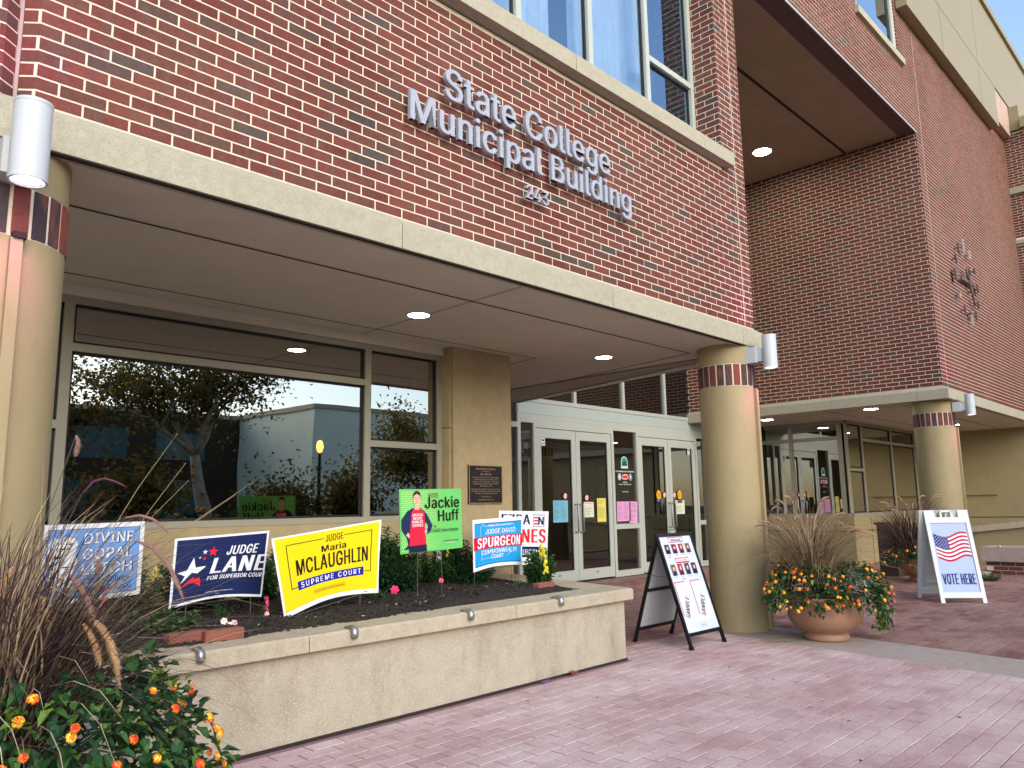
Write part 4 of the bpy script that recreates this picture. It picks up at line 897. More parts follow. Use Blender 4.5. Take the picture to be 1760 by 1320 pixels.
shrub('vinca', 'low vinca with two magenta flowers and red blooms right of the yellow sign', 3.42, 4.80, .13, .13, 12, LEAF, 9, .035, .016, flowers=[(3.27, 4.68, .66, 'magenta', 'round', .026), (3.50, 4.62, .645, 'magenta', 'round', .034), (3.28, 4.9, .70, 'crimson', 'round', .028), (3.36, 4.9, .70, 'crimson', 'round', .022)])
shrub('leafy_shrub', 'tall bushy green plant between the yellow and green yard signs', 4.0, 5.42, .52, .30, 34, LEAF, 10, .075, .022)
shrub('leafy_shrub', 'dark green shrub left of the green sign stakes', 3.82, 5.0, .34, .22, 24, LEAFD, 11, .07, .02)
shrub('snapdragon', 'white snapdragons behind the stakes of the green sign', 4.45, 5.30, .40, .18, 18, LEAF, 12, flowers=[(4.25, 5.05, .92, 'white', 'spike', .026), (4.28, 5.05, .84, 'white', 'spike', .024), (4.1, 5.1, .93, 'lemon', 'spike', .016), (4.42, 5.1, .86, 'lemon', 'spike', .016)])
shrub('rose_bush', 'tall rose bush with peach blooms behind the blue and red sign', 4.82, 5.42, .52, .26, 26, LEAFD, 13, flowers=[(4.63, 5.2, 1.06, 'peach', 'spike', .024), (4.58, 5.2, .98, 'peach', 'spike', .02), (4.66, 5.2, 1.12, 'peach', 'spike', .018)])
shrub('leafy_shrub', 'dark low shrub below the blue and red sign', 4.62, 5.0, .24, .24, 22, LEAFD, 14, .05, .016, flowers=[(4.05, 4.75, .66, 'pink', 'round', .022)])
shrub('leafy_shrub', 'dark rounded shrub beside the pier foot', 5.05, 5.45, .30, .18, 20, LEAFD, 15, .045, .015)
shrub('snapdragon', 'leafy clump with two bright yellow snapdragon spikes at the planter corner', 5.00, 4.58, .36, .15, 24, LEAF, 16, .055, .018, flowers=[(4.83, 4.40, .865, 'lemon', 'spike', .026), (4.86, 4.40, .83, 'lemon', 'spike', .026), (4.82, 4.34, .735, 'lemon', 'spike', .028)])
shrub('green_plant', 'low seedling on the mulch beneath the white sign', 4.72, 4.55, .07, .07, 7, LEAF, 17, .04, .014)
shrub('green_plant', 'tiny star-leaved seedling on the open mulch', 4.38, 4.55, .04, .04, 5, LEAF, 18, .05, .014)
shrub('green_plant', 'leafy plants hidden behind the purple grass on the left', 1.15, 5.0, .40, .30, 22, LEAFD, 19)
shrub('petunia', 'small white petunias on the paving right of the VOTE HERE sign', 13.55, 3.2, .14, .22, 14, LEAF, 20, .05, .02, flowers=[(13.3, 3.25, .16, 'white', 'round', .04), (13.6, 2.9, .14, 'white', 'round', .04), (13.35, 3.02, .05, 'white', 'round', .035)], group=None)
bpy.data.objects[[o.name for o in COL.objects if o.get('label', '').startswith('small white petunias')][0]].location.z = .55
_p = [o for o in COL.objects if o.get('label', '').startswith('small white petunias')][0]
for ch in _p.children: ch.location.z -= .55
_p.location.z = 0; 
for ch in _p.children: ch.location.z += .55

# ------------------------------------------------------------ yard signs
class Sheet:
    """a printed sheet spanned by four world corners, slightly bowed; prints are laid on it in metres"""
    def __init__(s, TL, TR, BR, BL, W, H, bow=None, toward=(-.5, -1, 0), sag=0.0):
        s.sag = sag
        s.c = [Vector(p) for p in (TL, TR, BR, BL)]; s.W, s.H, s.bow = W, H, bow or (lambda u, v: 0.0)
        n = (s.c[1]-s.c[0]).cross(s.c[3]-s.c[0]).normalized(); s.n = n if n.dot(Vector(toward)) > 0 else -n; s.mb = MB()
    def P(s, x, y, k=0):
        u, v = x/s.W, y/s.H; TL, TR, BR, BL = s.c; p = BL.lerp(BR, u).lerp(TL.lerp(TR, u), v)+Vector((0, 0, s.sag*math.sin(math.pi*min(max(u, 0), 1))*(1-min(max(v, 0), 1))**1.3))
        return p+s.n*(s.bow(u, v)+k*.0012)
    def rect(s, x0, y0, x1, y1, m, k=1, n=30):
        nx = max(1, int(n*(x1-x0)/s.W+.99)); ny = max(1, int(n*(y1-y0)/s.H+.99)); vs = [s.P(x0+(x1-x0)*i/nx, y0+(y1-y0)*j/ny, k) for j in range(ny+1) for i in range(nx+1)]
        s.mb.add(vs, [(j*(nx+1)+i, j*(nx+1)+i+1, (j+1)*(nx+1)+i+1, (j+1)*(nx+1)+i) for j in range(ny) for i in range(nx)], m)
    def frame(s, x0, y0, x1, y1, t, m, k=1):
        s.rect(x0, y0, x1, y0+t, m, k); s.rect(x0, y1-t, x1, y1, m, k); s.rect(x0, y0+t, x0+t, y1-t, m, k); s.rect(x1-t, y0+t, x1, y1-t, m, k)
    def poly(s, pts, m, k=2):
        s.mb.add([s.P(x, y, k) for x, y in pts], [tuple(range(len(pts)))], m)
    def circ(s, x, y, rx, ry, m, k=2, n=20): s.poly([(x+rx*math.cos(2*math.pi*i/n), y+ry*math.sin(2*math.pi*i/n)) for i in range(n)], m, k)
    def star(s, x, y, R, m, k=3, rot=0.0, r2=.42):
        pts = [(x+(R if i % 2 == 0 else R*r2)*math.sin(rot+i*math.pi/5), y+(R if i % 2 == 0 else R*r2)*math.cos(rot+i*math.pi/5)) for i in range(10)]
        vs = [s.P(x, y, k)]+[s.P(a, b, k) for a, b in pts]; s.mb.add(vs, [(0, i+1, (i+1) % 10+1) for i in range(10)], m)
    def text(s, t, x, y, h, m, k=3, w=None, bold=0.0, shear=0.0, align='c', rot=0.0, sp=1.0):
        """h = cap height, w = wanted width"""
        V, F = tmesh(t, 1.0, 1.0, bold, 0, 0, sp*(1+bold*3))
        if not V: return
        x0 = min(v[0] for v in V); x1 = max(v[0] for v in V); ch = CAPH; sc = h/ch; xs = (w/(x1-x0)) if w else sc
        ox = x-(x1-x0)*xs/2 if align == 'c' else (x if align == 'l' else x-(x1-x0)*xs); c, q = math.cos(rot), math.sin(rot)
        e = (.010+bold*.85)*xs     # heavier weights are laid as close repeats of the same word
        for j, dx in enumerate((-e, 0, e) if bold < .015 else (-e, -e/2, 0, e/2, e)):
            vs = []
            for v in V:
                a = (v[0]-x0)*xs+v[1]*sc*shear+dx; b = v[1]*sc; a += ox-x; vs.append(s.P(x+a*c-b*q, y+a*q+b*c, k+j*.04+v[2]*150))
            s.mb.add(vs, F, m)
V_, F_ = tmesh('H', 1.0); CAPH = max(v[1] for v in V_)
def ink(name, col): return mat('ink_'+name, col, rough=.62, var=.03, scale=5, bump=.3, bscale=7, spec=.22)
K, WH, NV = ink('black', '#141414'), ink('white', '#dfe3e6'), ink('navy', '#0f1f57')
WIRE = mat('grey_wire', '#6f7072', rough=.4, metal=.6)
def sheet_panel(T, sh, edge, t=.004):
    b = MB(); nx, ny = 30, 16
    f = [sh.P(sh.W*i/nx, sh.H*j/ny, 0) for j in range(ny+1) for i in range(nx+1)]; bk_ = [p-sh.n*t for p in f]; N_ = len(f)
    fs = [(j*(nx+1)+i, j*(nx+1)+i+1, (j+1)*(nx+1)+i+1, (j+1)*(nx+1)+i) for j in range(ny) for i in range(nx)]; fb = [tuple(N_+k for k in q[::-1]) for q in fs]
    rim = [i for i in range(nx+1)]+[(j+1)*(nx+1)-1 for j in range(1, ny+1)]+[ny*(nx+1)+i for i in range(nx-1, -1, -1)]+[j*(nx+1) for j in range(ny-1, 0, -1)]
    fr = [(rim[i], rim[i-1], rim[i-1]+N_, rim[i]+N_) for i in range(len(rim))]
    b.add(f+bk_, fs+fb+fr, edge); return b.build('panel', T)
def yard_sign(lab, sh, bg, border, stakes, draw, group='election yard signs in the raised bed', name='yard_sign'):
    T = thing(name, lab, 'sign', tuple((sh.c[2]+sh.c[3])/2), group); sheet_panel(T, sh, border)
    draw(sh); sh.mb.build('print', T)
    rv = Sheet(sh.c[1], sh.c[0], sh.c[3], sh.c[2], sh.W, sh.H, lambda u, v: .005-sh.bow(1-u, v), toward=(.5, 1, 0), sag=sh.sag); draw(rv); rv.mb.build('rear_print', T)
    for (x0, x1) in [stakes] if stakes else []:
        q = MB(); a = sh.P(x0, .04, -8); b = sh.P(x1, .04, -8); g1 = Vector((a.x, a.y, .53)); g2 = Vector((b.x, b.y, .53))
        q.tube([g1, a+Vector((0, 0, .12)), ], .0028, WIRE, 6); q.tube([g2, b+Vector((0, 0, .12))], .0028, WIRE, 6); l1, l2 = a.copy(), b.copy(); l1.z = sh.P(x0, 0, -8).z-.004; l2.z = sh.P(x1, 0, -8).z-.004; q.tube([l1, l2], .0025, WIRE, 6)
        q.build('wire_stake', T)
    return T
import sys
def at_y(pxy, Y):   # numbers below were measured once; this only turns a sheet corner seen at depth Y into metres
    return pxy
# corners in metres (x, y, z), measured from the photograph's perspective
SG = {}
def corner(tl, tr, br, bl, Y, dy=0.0): return [Vector((tl[0], Y, tl[1])), Vector((tr[0], Y+dy, tr[1])), Vector((br[0], Y+dy, br[1])), Vector((bl[0], Y, bl[1]))]
sq = lambda a, b: (lambda u, v: a*math.sin(math.pi*u)*(1-v*.4)+b*math.sin(2.6*math.pi*u+1)*(1-v))
# light blue sign, far left
BLU = ink('light_blue', '#6d9ddb')
def d1(s):
    W, H = s.W, s.H; s.rect(.028, .028, W-.028, H-.028, NV, 1); s.rect(.031, .031, W-.031, H-.031, BLU, 2)
    wob = [(.035, .33), (.06, .37), (.10, .355), (.125, .372), (.18, .36), (.20, .33), (.19, .27), (.205, .23), (.185, .17), (.20, .12), (.17, .09), (.12, .10), (.08, .085), (.05, .11), (.055, .2), (.035, .25)]
    s.poly(wob, WH, 3); s.rect(.11, .30, .16, .308, K, 4); s.rect(.06, .255, .115, .265, K, 4); s.rect(.10, .20, .17, .206, K, 4); s.rect(.055, .15, .09, .156, K, 4); s.poly([(.12,.33),(.17,.335),(.16,.322)], K, 4); s.poly([(.07,.22),(.10,.235),(.09,.215)], K, 4)
    for t, y in (('DIVINE', .325), ('GOPAL', .235), ('LEICH', .15)):
        s.text(t, .385, y-.003, .066, K, 4, w=.30, bold=.022); s.text(t, .382, y, .062, WH, 5, w=.295, bold=.008)
    s.text('State College', .40, .098, .034, K, 4, w=.24, bold=.006); s.text('Borough Council', .38, .052, .034, K, 4, w=.30, bold=.006)
yard_sign('light blue yard sign reading DIVINE GOPAL LEICH behind the purple grass', Sheet(*corner((1.324, 1.163), (1.875, 1.172), (1.868, .738), (1.305, .709), 5.0), .60, .44, sq(.008, .004)), None, WH, (.12, .5), d1)
# navy sign
NVB = ink('deep_navy', '#10204f'); RED = ink('red', '#d81f2f')
def d2(s):
    W, H = s.W, s.H; s.rect(.014, .016, W-.014, H-.014, NVB, 1)
    s.text('JUDGE', .42, .285, .058, WH, 3, w=.20, bold=.022, shear=.22); s.text('LANE', .405, .170, .100, WH, 3, w=.345, bold=.036, shear=.22)
    s.text('FOR SUPERIOR COURT', .405, .128, .026, WH, 3, w=.385, bold=.02, shear=.22); s.text('Paid for by Judge Lane for Superior Court', .30, .045, .007, WH, 3, w=.17); s.circ(.29, .030, .016, .004, ink('grey_blue', '#5a6b93'), 3)
    s.star(.235, .315, .034, RED, 3, .1); s.star(.185, .318, .017, WH, 3, .1); s.star(.185, .276, .013, RED, 3, .3); s.star(.157, .284, .009, WH, 3)
    s.poly([(.03,.205),(.085,.215),(.12,.290),(.135,.225),(.20,.225),(.150,.185),(.115,.195),(.09,.170),(.05,.135),(.075,.18)], WH, 3)
    s.poly([(.05,.105),(.10,.150),(.125,.165),(.14,.152),(.165,.160),(.175,.098),(.135,.125),(.105,.13)], RED, 3)
yard_sign('navy blue yard sign reading JUDGE LANE FOR SUPERIOR COURT', Sheet(*corner((1.949, 1.068), (2.558, 1.095), (2.516, .679), (1.929, .664), 4.72), .60, .42, sq(.02, .008), sag=.032), None, WH, (.10, .52), d2)
# yellow sign
YE = ink('bright_yellow', '#e6cc0e'); BB = ink('royal_blue', '#1d1f93')
def d3(s):
    W, H = s.W, s.H; s.rect(.012, .030, W-.012, H-.010, YE, 1); t = .005
    s.rect(.065, .42, .275, .42+t, K, 2); s.rect(.395, .42, .565, .42+t, K, 2); s.rect(.065, .155, .065+t, .42, K, 2); s.rect(.565-t, .155, .565, .42, K, 2); s.rect(.065, .15, .11, .155, K, 2); s.rect(.52, .15, .565, .155, K, 2)
    s.text('JUDGE', .335, .398, .044, K, 3, w=.105, bold=.006); s.text('Maria', .33, .335, .042, K, 3, w=.145, bold=.02); s.text('MCLAUGHLIN', .325, .222, .098, K, 3, w=.43, bold=.022)
    s.rect(.105, .130, .515, .185, BB, 2); s.text('SUPREME COURT', .31, .141, .034, YE if False else WH, 3, w=.37, bold=.012, sp=1.25)
    s.frame(.20, .072, .395, .096, .0015, K, 2); s.text('PAID FOR BY MARIA MCLAUGHLIN FOR SUPREME COURT', .297, .079, .009, K, 3, w=.18); s.rect(.50, .004, W-.004, .026, WH, 2); s.circ(.53, .014, .013, .004, ink('grey', '#8a8f95'), 3)
yard_sign('bright yellow yard sign reading JUDGE Maria MCLAUGHLIN SUPREME COURT', Sheet(*corner((2.412, 1.054), (3.228, 1.150), (3.210, .662), (2.514, .565), 4.42), .62, .48, lambda u, v: -.022*math.sin(math.pi*u)*(1-v)+.004*math.sin(9*u+5*v), sag=.042), None, WH, (.02, .5), d3)
# green sign with a printed figure
GR = ink('leaf_green', '#66bd62'); GRD = ink('pale_green_dot', '#b5e08a'); SKN = ink('skin', '#d9ab94'); JK = ink('navy_jacket', '#20264f'); TEE = ink('red_tee', '#d3203f'); HR = ink('dark_hair', '#3a2a26')
def d4(s):
    W, H = s.W, s.H; s.rect(.0, .0, W, H, GR, 1)
    for i in range(26):
        for j in range(28):
            x, y = .02+i*.0155+(.0078 if j % 2 else 0), .02+j*.0155; r_ = .0052*max(0, 1-((x-.12)/.33)**2)
            if r_ > .0012 and y < H-.01: s.circ(x, y, r_, r_, GRD, 2, 6)
    hx = .155
    s.poly([(hx-.13,.025),(hx-.085,.06),(hx-.10,.11),(hx-.145,.17),(hx-.145,.24),(hx-.09,.30),(hx-.035,.325),(hx-.02,.30),(hx-.06,.20),(hx-.055,.12),(hx-.07,.03)][::1], JK, 3)
    s.poly([(hx+.03,.325),(hx+.07,.30),(hx+.10,.27),(hx+.15,.19),(hx+.13,.145),(hx+.095,.125),(hx+.088,.145),(hx+.105,.185),(hx+.09,.215),(hx+.075,.20),(hx+.05,.30)], JK, 3)
    s.poly([(hx-.105,.13),(hx-.075,.105),(hx-.07,.13),(hx-.085,.15)], SKN, 4); s.poly([(hx+.075,.13),(hx+.10,.145),(hx+.085,.165),(hx+.07,.15)], SKN, 4)
    s.poly([(hx-.075,.05),(hx+.085,.055),(hx+.075,.20),(hx+.07,.29),(hx+.03,.32),(hx-.025,.32),(hx-.05,.29),(hx-.065,.16)], TEE, 4)
    s.poly([(hx-.085,.003),(hx+.09,.003),(hx+.085,.055),(hx-.075,.05)], ink('dark_trousers', '#1b1f3a'), 5)
    s.poly([(hx-.018,.31),(hx+.022,.31),(hx+.02,.355),(hx-.016,.355)], SKN, 5)
    s.circ(hx+.002, .385, .033, .044, SKN, 6); s.poly([(hx-.033,.39),(hx-.034,.425),(hx-.018,.443),(hx+.008,.448),(hx+.03,.437),(hx+.038,.41),(hx+.036,.388),(hx+.03,.412),(hx+.0,.425),(hx-.026,.412)], HR, 7)
    s.circ(hx-.012, .391, .004, .002, K, 7, 8); s.circ(hx+.014, .391, .004, .002, K, 7, 8); s.rect(hx-.018, .397, hx-.006, .399, HR, 7); s.rect(hx+.008, .397, hx+.020, .399, HR, 7); s.poly([(hx,.388),(hx+.004,.372),(hx-.003,.372)], ink('skin_shade', '#b98a74'), 7); s.rect(hx-.009, .361, hx+.011, .3635, ink('lip', '#a5524c'), 7)
    for t, y in (('AMERICA', .262), ('NEEDS', .237), ('PUBLIC', .212), ('SCHOOLS', .187)): s.text(t, hx+.004, y, .019, WH, 6, w=.10 if len(t) > 5 else .08, bold=.02)
    s.text('VOTE', .315, .395, .035, ink('brick_red', '#8e3a2a'), 8, w=.10, bold=.005); s.text('Jackie', .405, .318, .082, K, 8, w=.345, bold=.012); s.text('Huff', .465, .218, .082, K, 8, w=.21, bold=.012)
    s.text('for', .325, .172, .020, K, 8, w=.03); s.text('SCASD School Director', .425, .138, .024, K, 8, w=.275); s.text('www.huff4scasd.org', .48, .062, .012, K, 8, w=.15); s.rect(.42, .05, .52, .053, WH, 8)
yard_sign('green yard sign reading VOTE Jackie Huff with a printed figure in a red tee', Sheet(*corner((3.519, 1.362), (4.126, 1.369), (4.141, .913), (3.533, .893), 4.6), .61, .46, sq(.006, .002)), None, GR, (.165, .40), d4)
# white red-and-blue sign behind
def d5(s):
    W, H = s.W, s.H; s.text('EZRA', .195, .345, .085, NV, 3, w=.33, bold=.02); s.frame(.40, .325, .545, .43, .004, NV, 3)
    for i in range(3): s.rect(.41, .345+i*.026, .463, .358+i*.026, RED, 3)
    s.text('N', .50, .343, .068, NV, 3, w=.062, bold=.02); s.text('NANES', .30, .19, .115, RED, 3, w=.52, bold=.03)
    s.rect(.02, .065, W-.035, .155, NV, 2); s.text('STATE COLLEGE MAYOR', .30, .087, .045, WH, 3, w=.50, bold=.016); s.text('Paid for by friends of the candidate', .36, .022, .010, K, 3, w=.25)
yard_sign('white yard sign with navy EZRA and red NANES, partly behind the blue sign', Sheet(*corner((4.925, 1.188), (5.590, 1.170), (5.548, .673), (4.905, .718), 4.98), .60, .46, sq(.006, .002)), None, WH, (.16, .42), d5)
# blue and red sign
CY = ink('cyan_blue', '#1f95d3'); CR_ = ink('crimson_red', '#c5143c')
def d6(s):
    W, H = s.W, s.H; s.rect(.022, .03, W-.022, H-.035, NV, 1); s.rect(.022, .036, W-.022, H-.041, CY, 2)
    pa = [(.10,.075),(.09,.37),(.13,.395),(.14,.375),(.46,.38),(.48,.345),(.50,.33),(.485,.25),(.52,.19),(.50,.165),(.46,.13),(.41,.115),(.40,.10),(.10,.09)]
    for a, b in zip(pa, pa[1:]+pa[:1]):
        d = Vector((b[0]-a[0], b[1]-a[1])).normalized(); n = Vector((-d.y, d.x))*.0022; A, B = Vector(a), Vector(b); s.poly([tuple(A-n), tuple(B-n), tuple(B+n), tuple(A+n)], ink('pale_blue', '#9fd0ec'), 3)
    s.text('"Highly Recommended"', .31, .372, .018, WH, 4, w=.27, shear=.1); s.text('JUDGE DAVID', .31, .305, .042, WH, 4, w=.33, bold=.004, shear=.15)
    s.rect(.008, .175, W-.008, .285, CR_, 4); s.text('SPURGEON', .30, .187, .088, WH, 5, w=.50, bold=.03, shear=.06)
    s.text('COMMONWEALTH', .30, .125, .038, WH, 4, w=.40, bold=.004, shear=.12); s.text('COURT', .27, .078, .036, WH, 4, w=.13, bold=.004, shear=.12)
yard_sign('bright blue yard sign with a red band reading SPURGEON COMMONWEALTH COURT', Sheet(*corner((4.397, 1.117), (4.996, 1.138), (4.977, .719), (4.405, .695), 4.76), .60, .44, lambda u, v: .018*math.sin(math.pi*u)*(1-v*.5)-.012*math.sin(2*math.pi*u), sag=.026), None, WH, (.02, .50), d6)

# ------------------------------------------------------------ A-frame boards
def frame_of(FL, FR, top_mid, L=None):
    FL, FR, T_ = Vector(FL), Vector(FR), Vector(top_mid); U = (FR-FL); W = U.length; U.normalize(); V = T_-(FL+FR)/2; V -= U*V.dot(U); L = V.length; V.normalize(); N_ = U.cross(V)
    return (FL, U, V, N_), W, L
PHO = [mat('photo_backing_dark', '#3b3b44', rough=.4), mat('photo_backing_maroon', '#7c2a3c', rough=.4), mat('photo_backing_red', '#8e2c34', rough=.4), mat('photo_backing_brown', '#7d6352', rough=.4)]
T = thing('poster_board', 'black framed A-shaped board with candidate photos and two SAMPLE ballots', 'sign board', (6.2, 3.97, 0))
Ff, Wf, Lf = frame_of((5.886, 3.675, 0), (6.439, 3.663, 0), (6.11, 3.985, .955))
Fb, Wb, Lb = frame_of((6.549, 4.29, 0), (5.934, 4.292, 0), (6.13, 3.992, .955))
for F, W, L, nm in ((Ff, Wf, Lf, 'front_frame'), (Fb, Wb, Lb, 'rear_frame')):
    q = MB(); t = .026
    q.fbox(F, 0, t, 0, L, -.012, .012, BLACK); q.fbox(F, W-t, W, 0, L, -.012, .012, BLACK); q.fbox(F, t, W-t, .105, .135, -.011, .011, BLACK); q.fbox(F, t, W-t, L-.03, L, -.011, .011, BLACK)
    if nm == 'rear_frame': q.fbox(F, t, W-t, .47, .495, -.02, .012, BLACK)
    fr = q.build(nm, T)
    q = MB(); q.fbox(F, t, W-t, .135, L-.03, -.003, .003, WHITEP); q.build('board', T)
    for a in (0, W-t):
        q = MB(); q.fbox(F, a-.003, a+t+.003, -.002, .03, -.015, .015, BLACK); q.build('rubber_foot', fr)
q = MB(); q.tube([Ff[0]+Ff[2]*.62+Ff[1]*.01, Fb[0]+Fb[2]*.62+Fb[1]*(Wb-.01)], .004, STEEL, 6); q.tube([Ff[0]+Ff[2]*.62+Ff[1]*(Wf-.01), Fb[0]+Fb[2]*.62+Fb[1]*.01], .004, STEEL, 6); q.build('spreader_bar', T)
q = MB(); a = Ff[0]+Ff[2]*(Lf+.004)+Ff[1]*(Wf*.5-.05); q.tube([a, a+Vector((0, 0, .03)), a+Ff[1]*.1+Vector((0, 0, .03)), a+Ff[1]*.1], .006, STEEL, 8); q.build('handle', T)
O = Ff[0]+Ff[1]*.026+Ff[2]*.135+Ff[3]*.0035; W, L = Wf-.052, Lf-.165
sh = Sheet(O+Ff[2]*L, O+Ff[2]*L+Ff[1]*W, O+Ff[1]*W, O, W, L)
PR = ink('poster_red', '#c3204a'); PB_ = ink('poster_blue', '#31406b'); GT = ink('grey_text', '#8b93a0')
sh.rect(0, 0, W, L, ink('poster_white', '#c0ccd8'), 1); 
sh.frame(W*.27, L-.055, W*.72, L-.004, .007, PR, 2); sh.text('DEP Now voting', W*.5, L-.043, .020, PB_, 3, w=.15)
def portrait(x, y, w_, h_, bi, i):
    sh.rect(x, y, x+w_, y+h_, PHO[bi], 2, 1); cx = x+w_*.5; sh.circ(cx, y+h_*.62, w_*.19, h_*.2, SKN, 4, 12); sh.poly([(x+w_*.12, y), (x+w_*.88, y), (x+w_*.72, y+h_*.36), (x+w_*.5, y+h_*.42), (x+w_*.28, y+h_*.36)], [K, NV, HR, JK][i % 4], 3)
    sh.poly([(cx-w_*.2, y+h_*.66), (cx-w_*.15, y+h_*.86), (cx+w_*.1, y+h_*.88), (cx+w_*.21, y+h_*.68), (cx+w_*.12, y+h_*.78), (cx-w_*.1, y+h_*.78)], [HR, K, GT, HR][i % 4], 5)
for i in range(4):
    x = .045+i*.108; portrait(x, L-.155, .075, .085, [0, 1, 2, 3][i], i); sh.text(['Name Here', 'Candidate', 'For Judge', 'For Mayor'][i] if False else 'candidate', x+.037, L-.172, .008, GT, 3, w=.06)
    sh.rect(x+.008, L-.188, x+.06, L-.184, PR, 2) if i == 0 else None
    portrait(x, L-.35, .075, .10, [0, 3, 2, 0][(i+1) % 4], i+1); sh.text('candidate', x+.037, L-.368, .008, GT, 3, w=.06)
sh.rect(.165, L-.39, .225, L-.384, PR, 2)
sh.rect(W*.30, L-.245, W*.72, L-.198, PR, 2); sh.rect(W*.315, L-.232, W*.705, L-.206, WH, 3); sh.text('DEP your candidates', W*.51, L-.226, .014, PB_, 4, w=.16)
rn = random.Random(2)
for x in (.02, .265):
    sh.rect(x, L-.412, x+.16, L-.405, PR, 2); sh.rect(x, L-.70, x+.008, L-.412, PR, 2); sh.rect(x+.02, .09, x+.20, L-.43, WH, 2)
    for j in range(22): yy = L-.44-j*.0145; l_ = rn.uniform(.05, .15); xx = x+.03+rn.uniform(0, .02); sh.rect(xx, yy, xx+l_, yy+.003, GT, 3, 1)
    sh.text('SAMPLE', x+.115, .20, .055, K, 5, w=.19, rot=1.15)
sh.frame(W*.45, .03, W*.62, .065, .002, GT, 3); sh.text('ballot', W*.535, .042, .010, GT, 3, w=.05)
sh.mb.build('poster', T)
# VOTE HERE sign
T = thing('sandwich_board', 'white plastic sandwich board with a waving flag and VOTE HERE in blue', 'sign board', (10.6, 3.1, 0))
SB = mat('white_moulded_plastic', '#c6cbc9', rough=.4, var=.03)
Ff, Wf, Lf = frame_of((10.327, 2.992, 0), (10.640, 2.585, 0), (10.69, 2.975, 1.085))
Fb, Wb, Lb = frame_of((11.07, 2.98, 0), (10.757, 3.387, 0), (10.70, 2.985, 1.085))
for F, W, L, nm in ((Ff, Wf, Lf, 'front_panel'), (Fb, Wb, Lb, 'rear_panel')):
    q = MB(); e = .045; W0, W1 = 0.0, W
    q.fbox(F, 0, e, 0, L-.09, -.02, .012, SB); q.fbox(F, W-e, W, 0, L-.09, -.02, .012, SB); q.fbox(F, e, W-e, .06, .125, -.02, .012, SB); q.fbox(F, e, W-e, L-.16, L-.09, -.02, .012, SB)
    q.fbox(F, 0, .12, L-.09, L, -.02, .012, SB); q.fbox(F, W-.12, W, L-.09, L, -.02, .012, SB)
    q.fbox(F, W*.5-.075, W*.5-.05, L-.09, L-.01, -.02, .010, SB); q.fbox(F, W*.5+.05, W*.5+.075, L-.09, L-.01, -.02, .010, SB); q.fbox(F, W*.5-.075, W*.5+.075, L-.025, L, -.02, .010, SB)
    q.fbox(F, e, W-e, .125, L-.16, -.012, -.002, SB)
    if nm == 'rear_panel':
        for k in range(5): q.fbox(F, .09, W-.09, .2+k*.14, .215+k*.14, -.022, -.012, SB)
        q.fbox(F, .08, .10, .17, L-.2, -.024, -.012, SB); q.fbox(F, W-.10, W-.08, .17, L-.2, -.024, -.012, SB)
    fr = q.build(nm, T)
    for a in (.02, W-.03):
        for b in (.09, L-.12): q = MB(); O = F[0]+F[1]*(a)+F[2]*b+F[3]*.012; q.tube([O, O+F[3]*.002], .007, STEEL if False else WHITEP, 8); q.build('rivet', fr)
e = .045; O = Ff[0]+Ff[1]*e+Ff[2]*.125+Ff[3]*.0; W, L = Wf-2*e, Lf-.285
sh = Sheet(O+Ff[2]*L, O+Ff[2]*L+Ff[1]*W, O+Ff[1]*W, O, W, L)
sh.rect(0, 0, W, L, ink('pale_blue_poster', '#a9b8d4'), 1)
fx0, fx1, fy0, fH = .014, W-.022, L*.46, .30; FR_ = ink('flag_red', '#b3103f'); FB_ = ink('flag_blue', '#1a2678')
def fl(u, v): 
    x = fx0+(fx1-fx0)*u+.025*(1-v)*(1-u)*0; return x+.012*(1-v), fy0+fH*v+.032*math.sin(u*2*math.pi*.95+2.7)*1.0+.012
n = 28
for k in range(13):
    v0, v1 = k/13, (k+1)/13; m_ = FR_ if k % 2 == 0 else WH; u0 = 0
    pts = []
    for i in range(n): 
        a, b = i/n, (i+1)/n
        sh.poly([fl(a, v0), fl(b, v0), fl(b, v1), fl(a, v1)], m_, 3)
for i in range(n):
    a, b = i/n*.41, (i+1)/n*.41
    sh.poly([fl(a, 6/13), fl(b, 6/13), fl(b, 1), fl(a, 1)], FB_, 4)
for j in range(9):
    for i in range(6 if j % 2 == 0 else 5):
        u = (.035+i*.068+(0 if j % 2 == 0 else .034)); v = 6/13+(7/13)*(.07+j*.107); x, y = fl(u, v); sh.star(x, y, .0068, WH, 5)
sh.text('VOTE HERE', W*.5, .095, .125, FB_, 4, w=.365, bold=.045)
sh.mb.build('poster', T)

# ------------------------------------------------------------ wall lettering
T = thing('building_lettering', 'raised silver letters reading State College Municipal Building 243 on the front bricks', 'lettering', (4.0, 3.62, 3.8))
def letters(txt, x0, x1, z, cap, bold):
    V, F = tmesh(txt, 1.0, 1, bold); a = min(v[0] for v in V); b = max(v[0] for v in V); sc = cap/CAPH; xs = (x1-x0)/(b-a)
    for i, ch in enumerate(txt):
        if ch == ' ': continue
        Vp, _ = tmesh(txt[:i+1], 1.0, 1, bold); right = max(v[0] for v in Vp); Vc, Fc = tmesh(ch, 1.0, 1, bold, 0, .5)
        rc = max(v[0] for v in Vc); q = MB()
        vs = [(x0+(v[0]+right-rc-a)*xs, 3.640+(-.5*0-v[2])*.030, z+v[1]*sc) for v in Vc]
        vs = [(p[0], 3.640 + (v[2])*(-.028), p[2]) for p, v in zip(vs, Vc)]
        e = bold*.62*xs
        for j, dx in enumerate((-e, -e/2, 0, e/2, e)): q.add([(p[0]+dx, p[1]-.0004*j, p[2]) for p in vs], Fc, LETM)
        cx = sum(p[0] for p in vs)/len(vs); q.tube([(cx, 3.65, z+cap*.3), (cx, 3.70, z+cap*.3)], .004, STEEL, 5)
        q.build('letter', T)
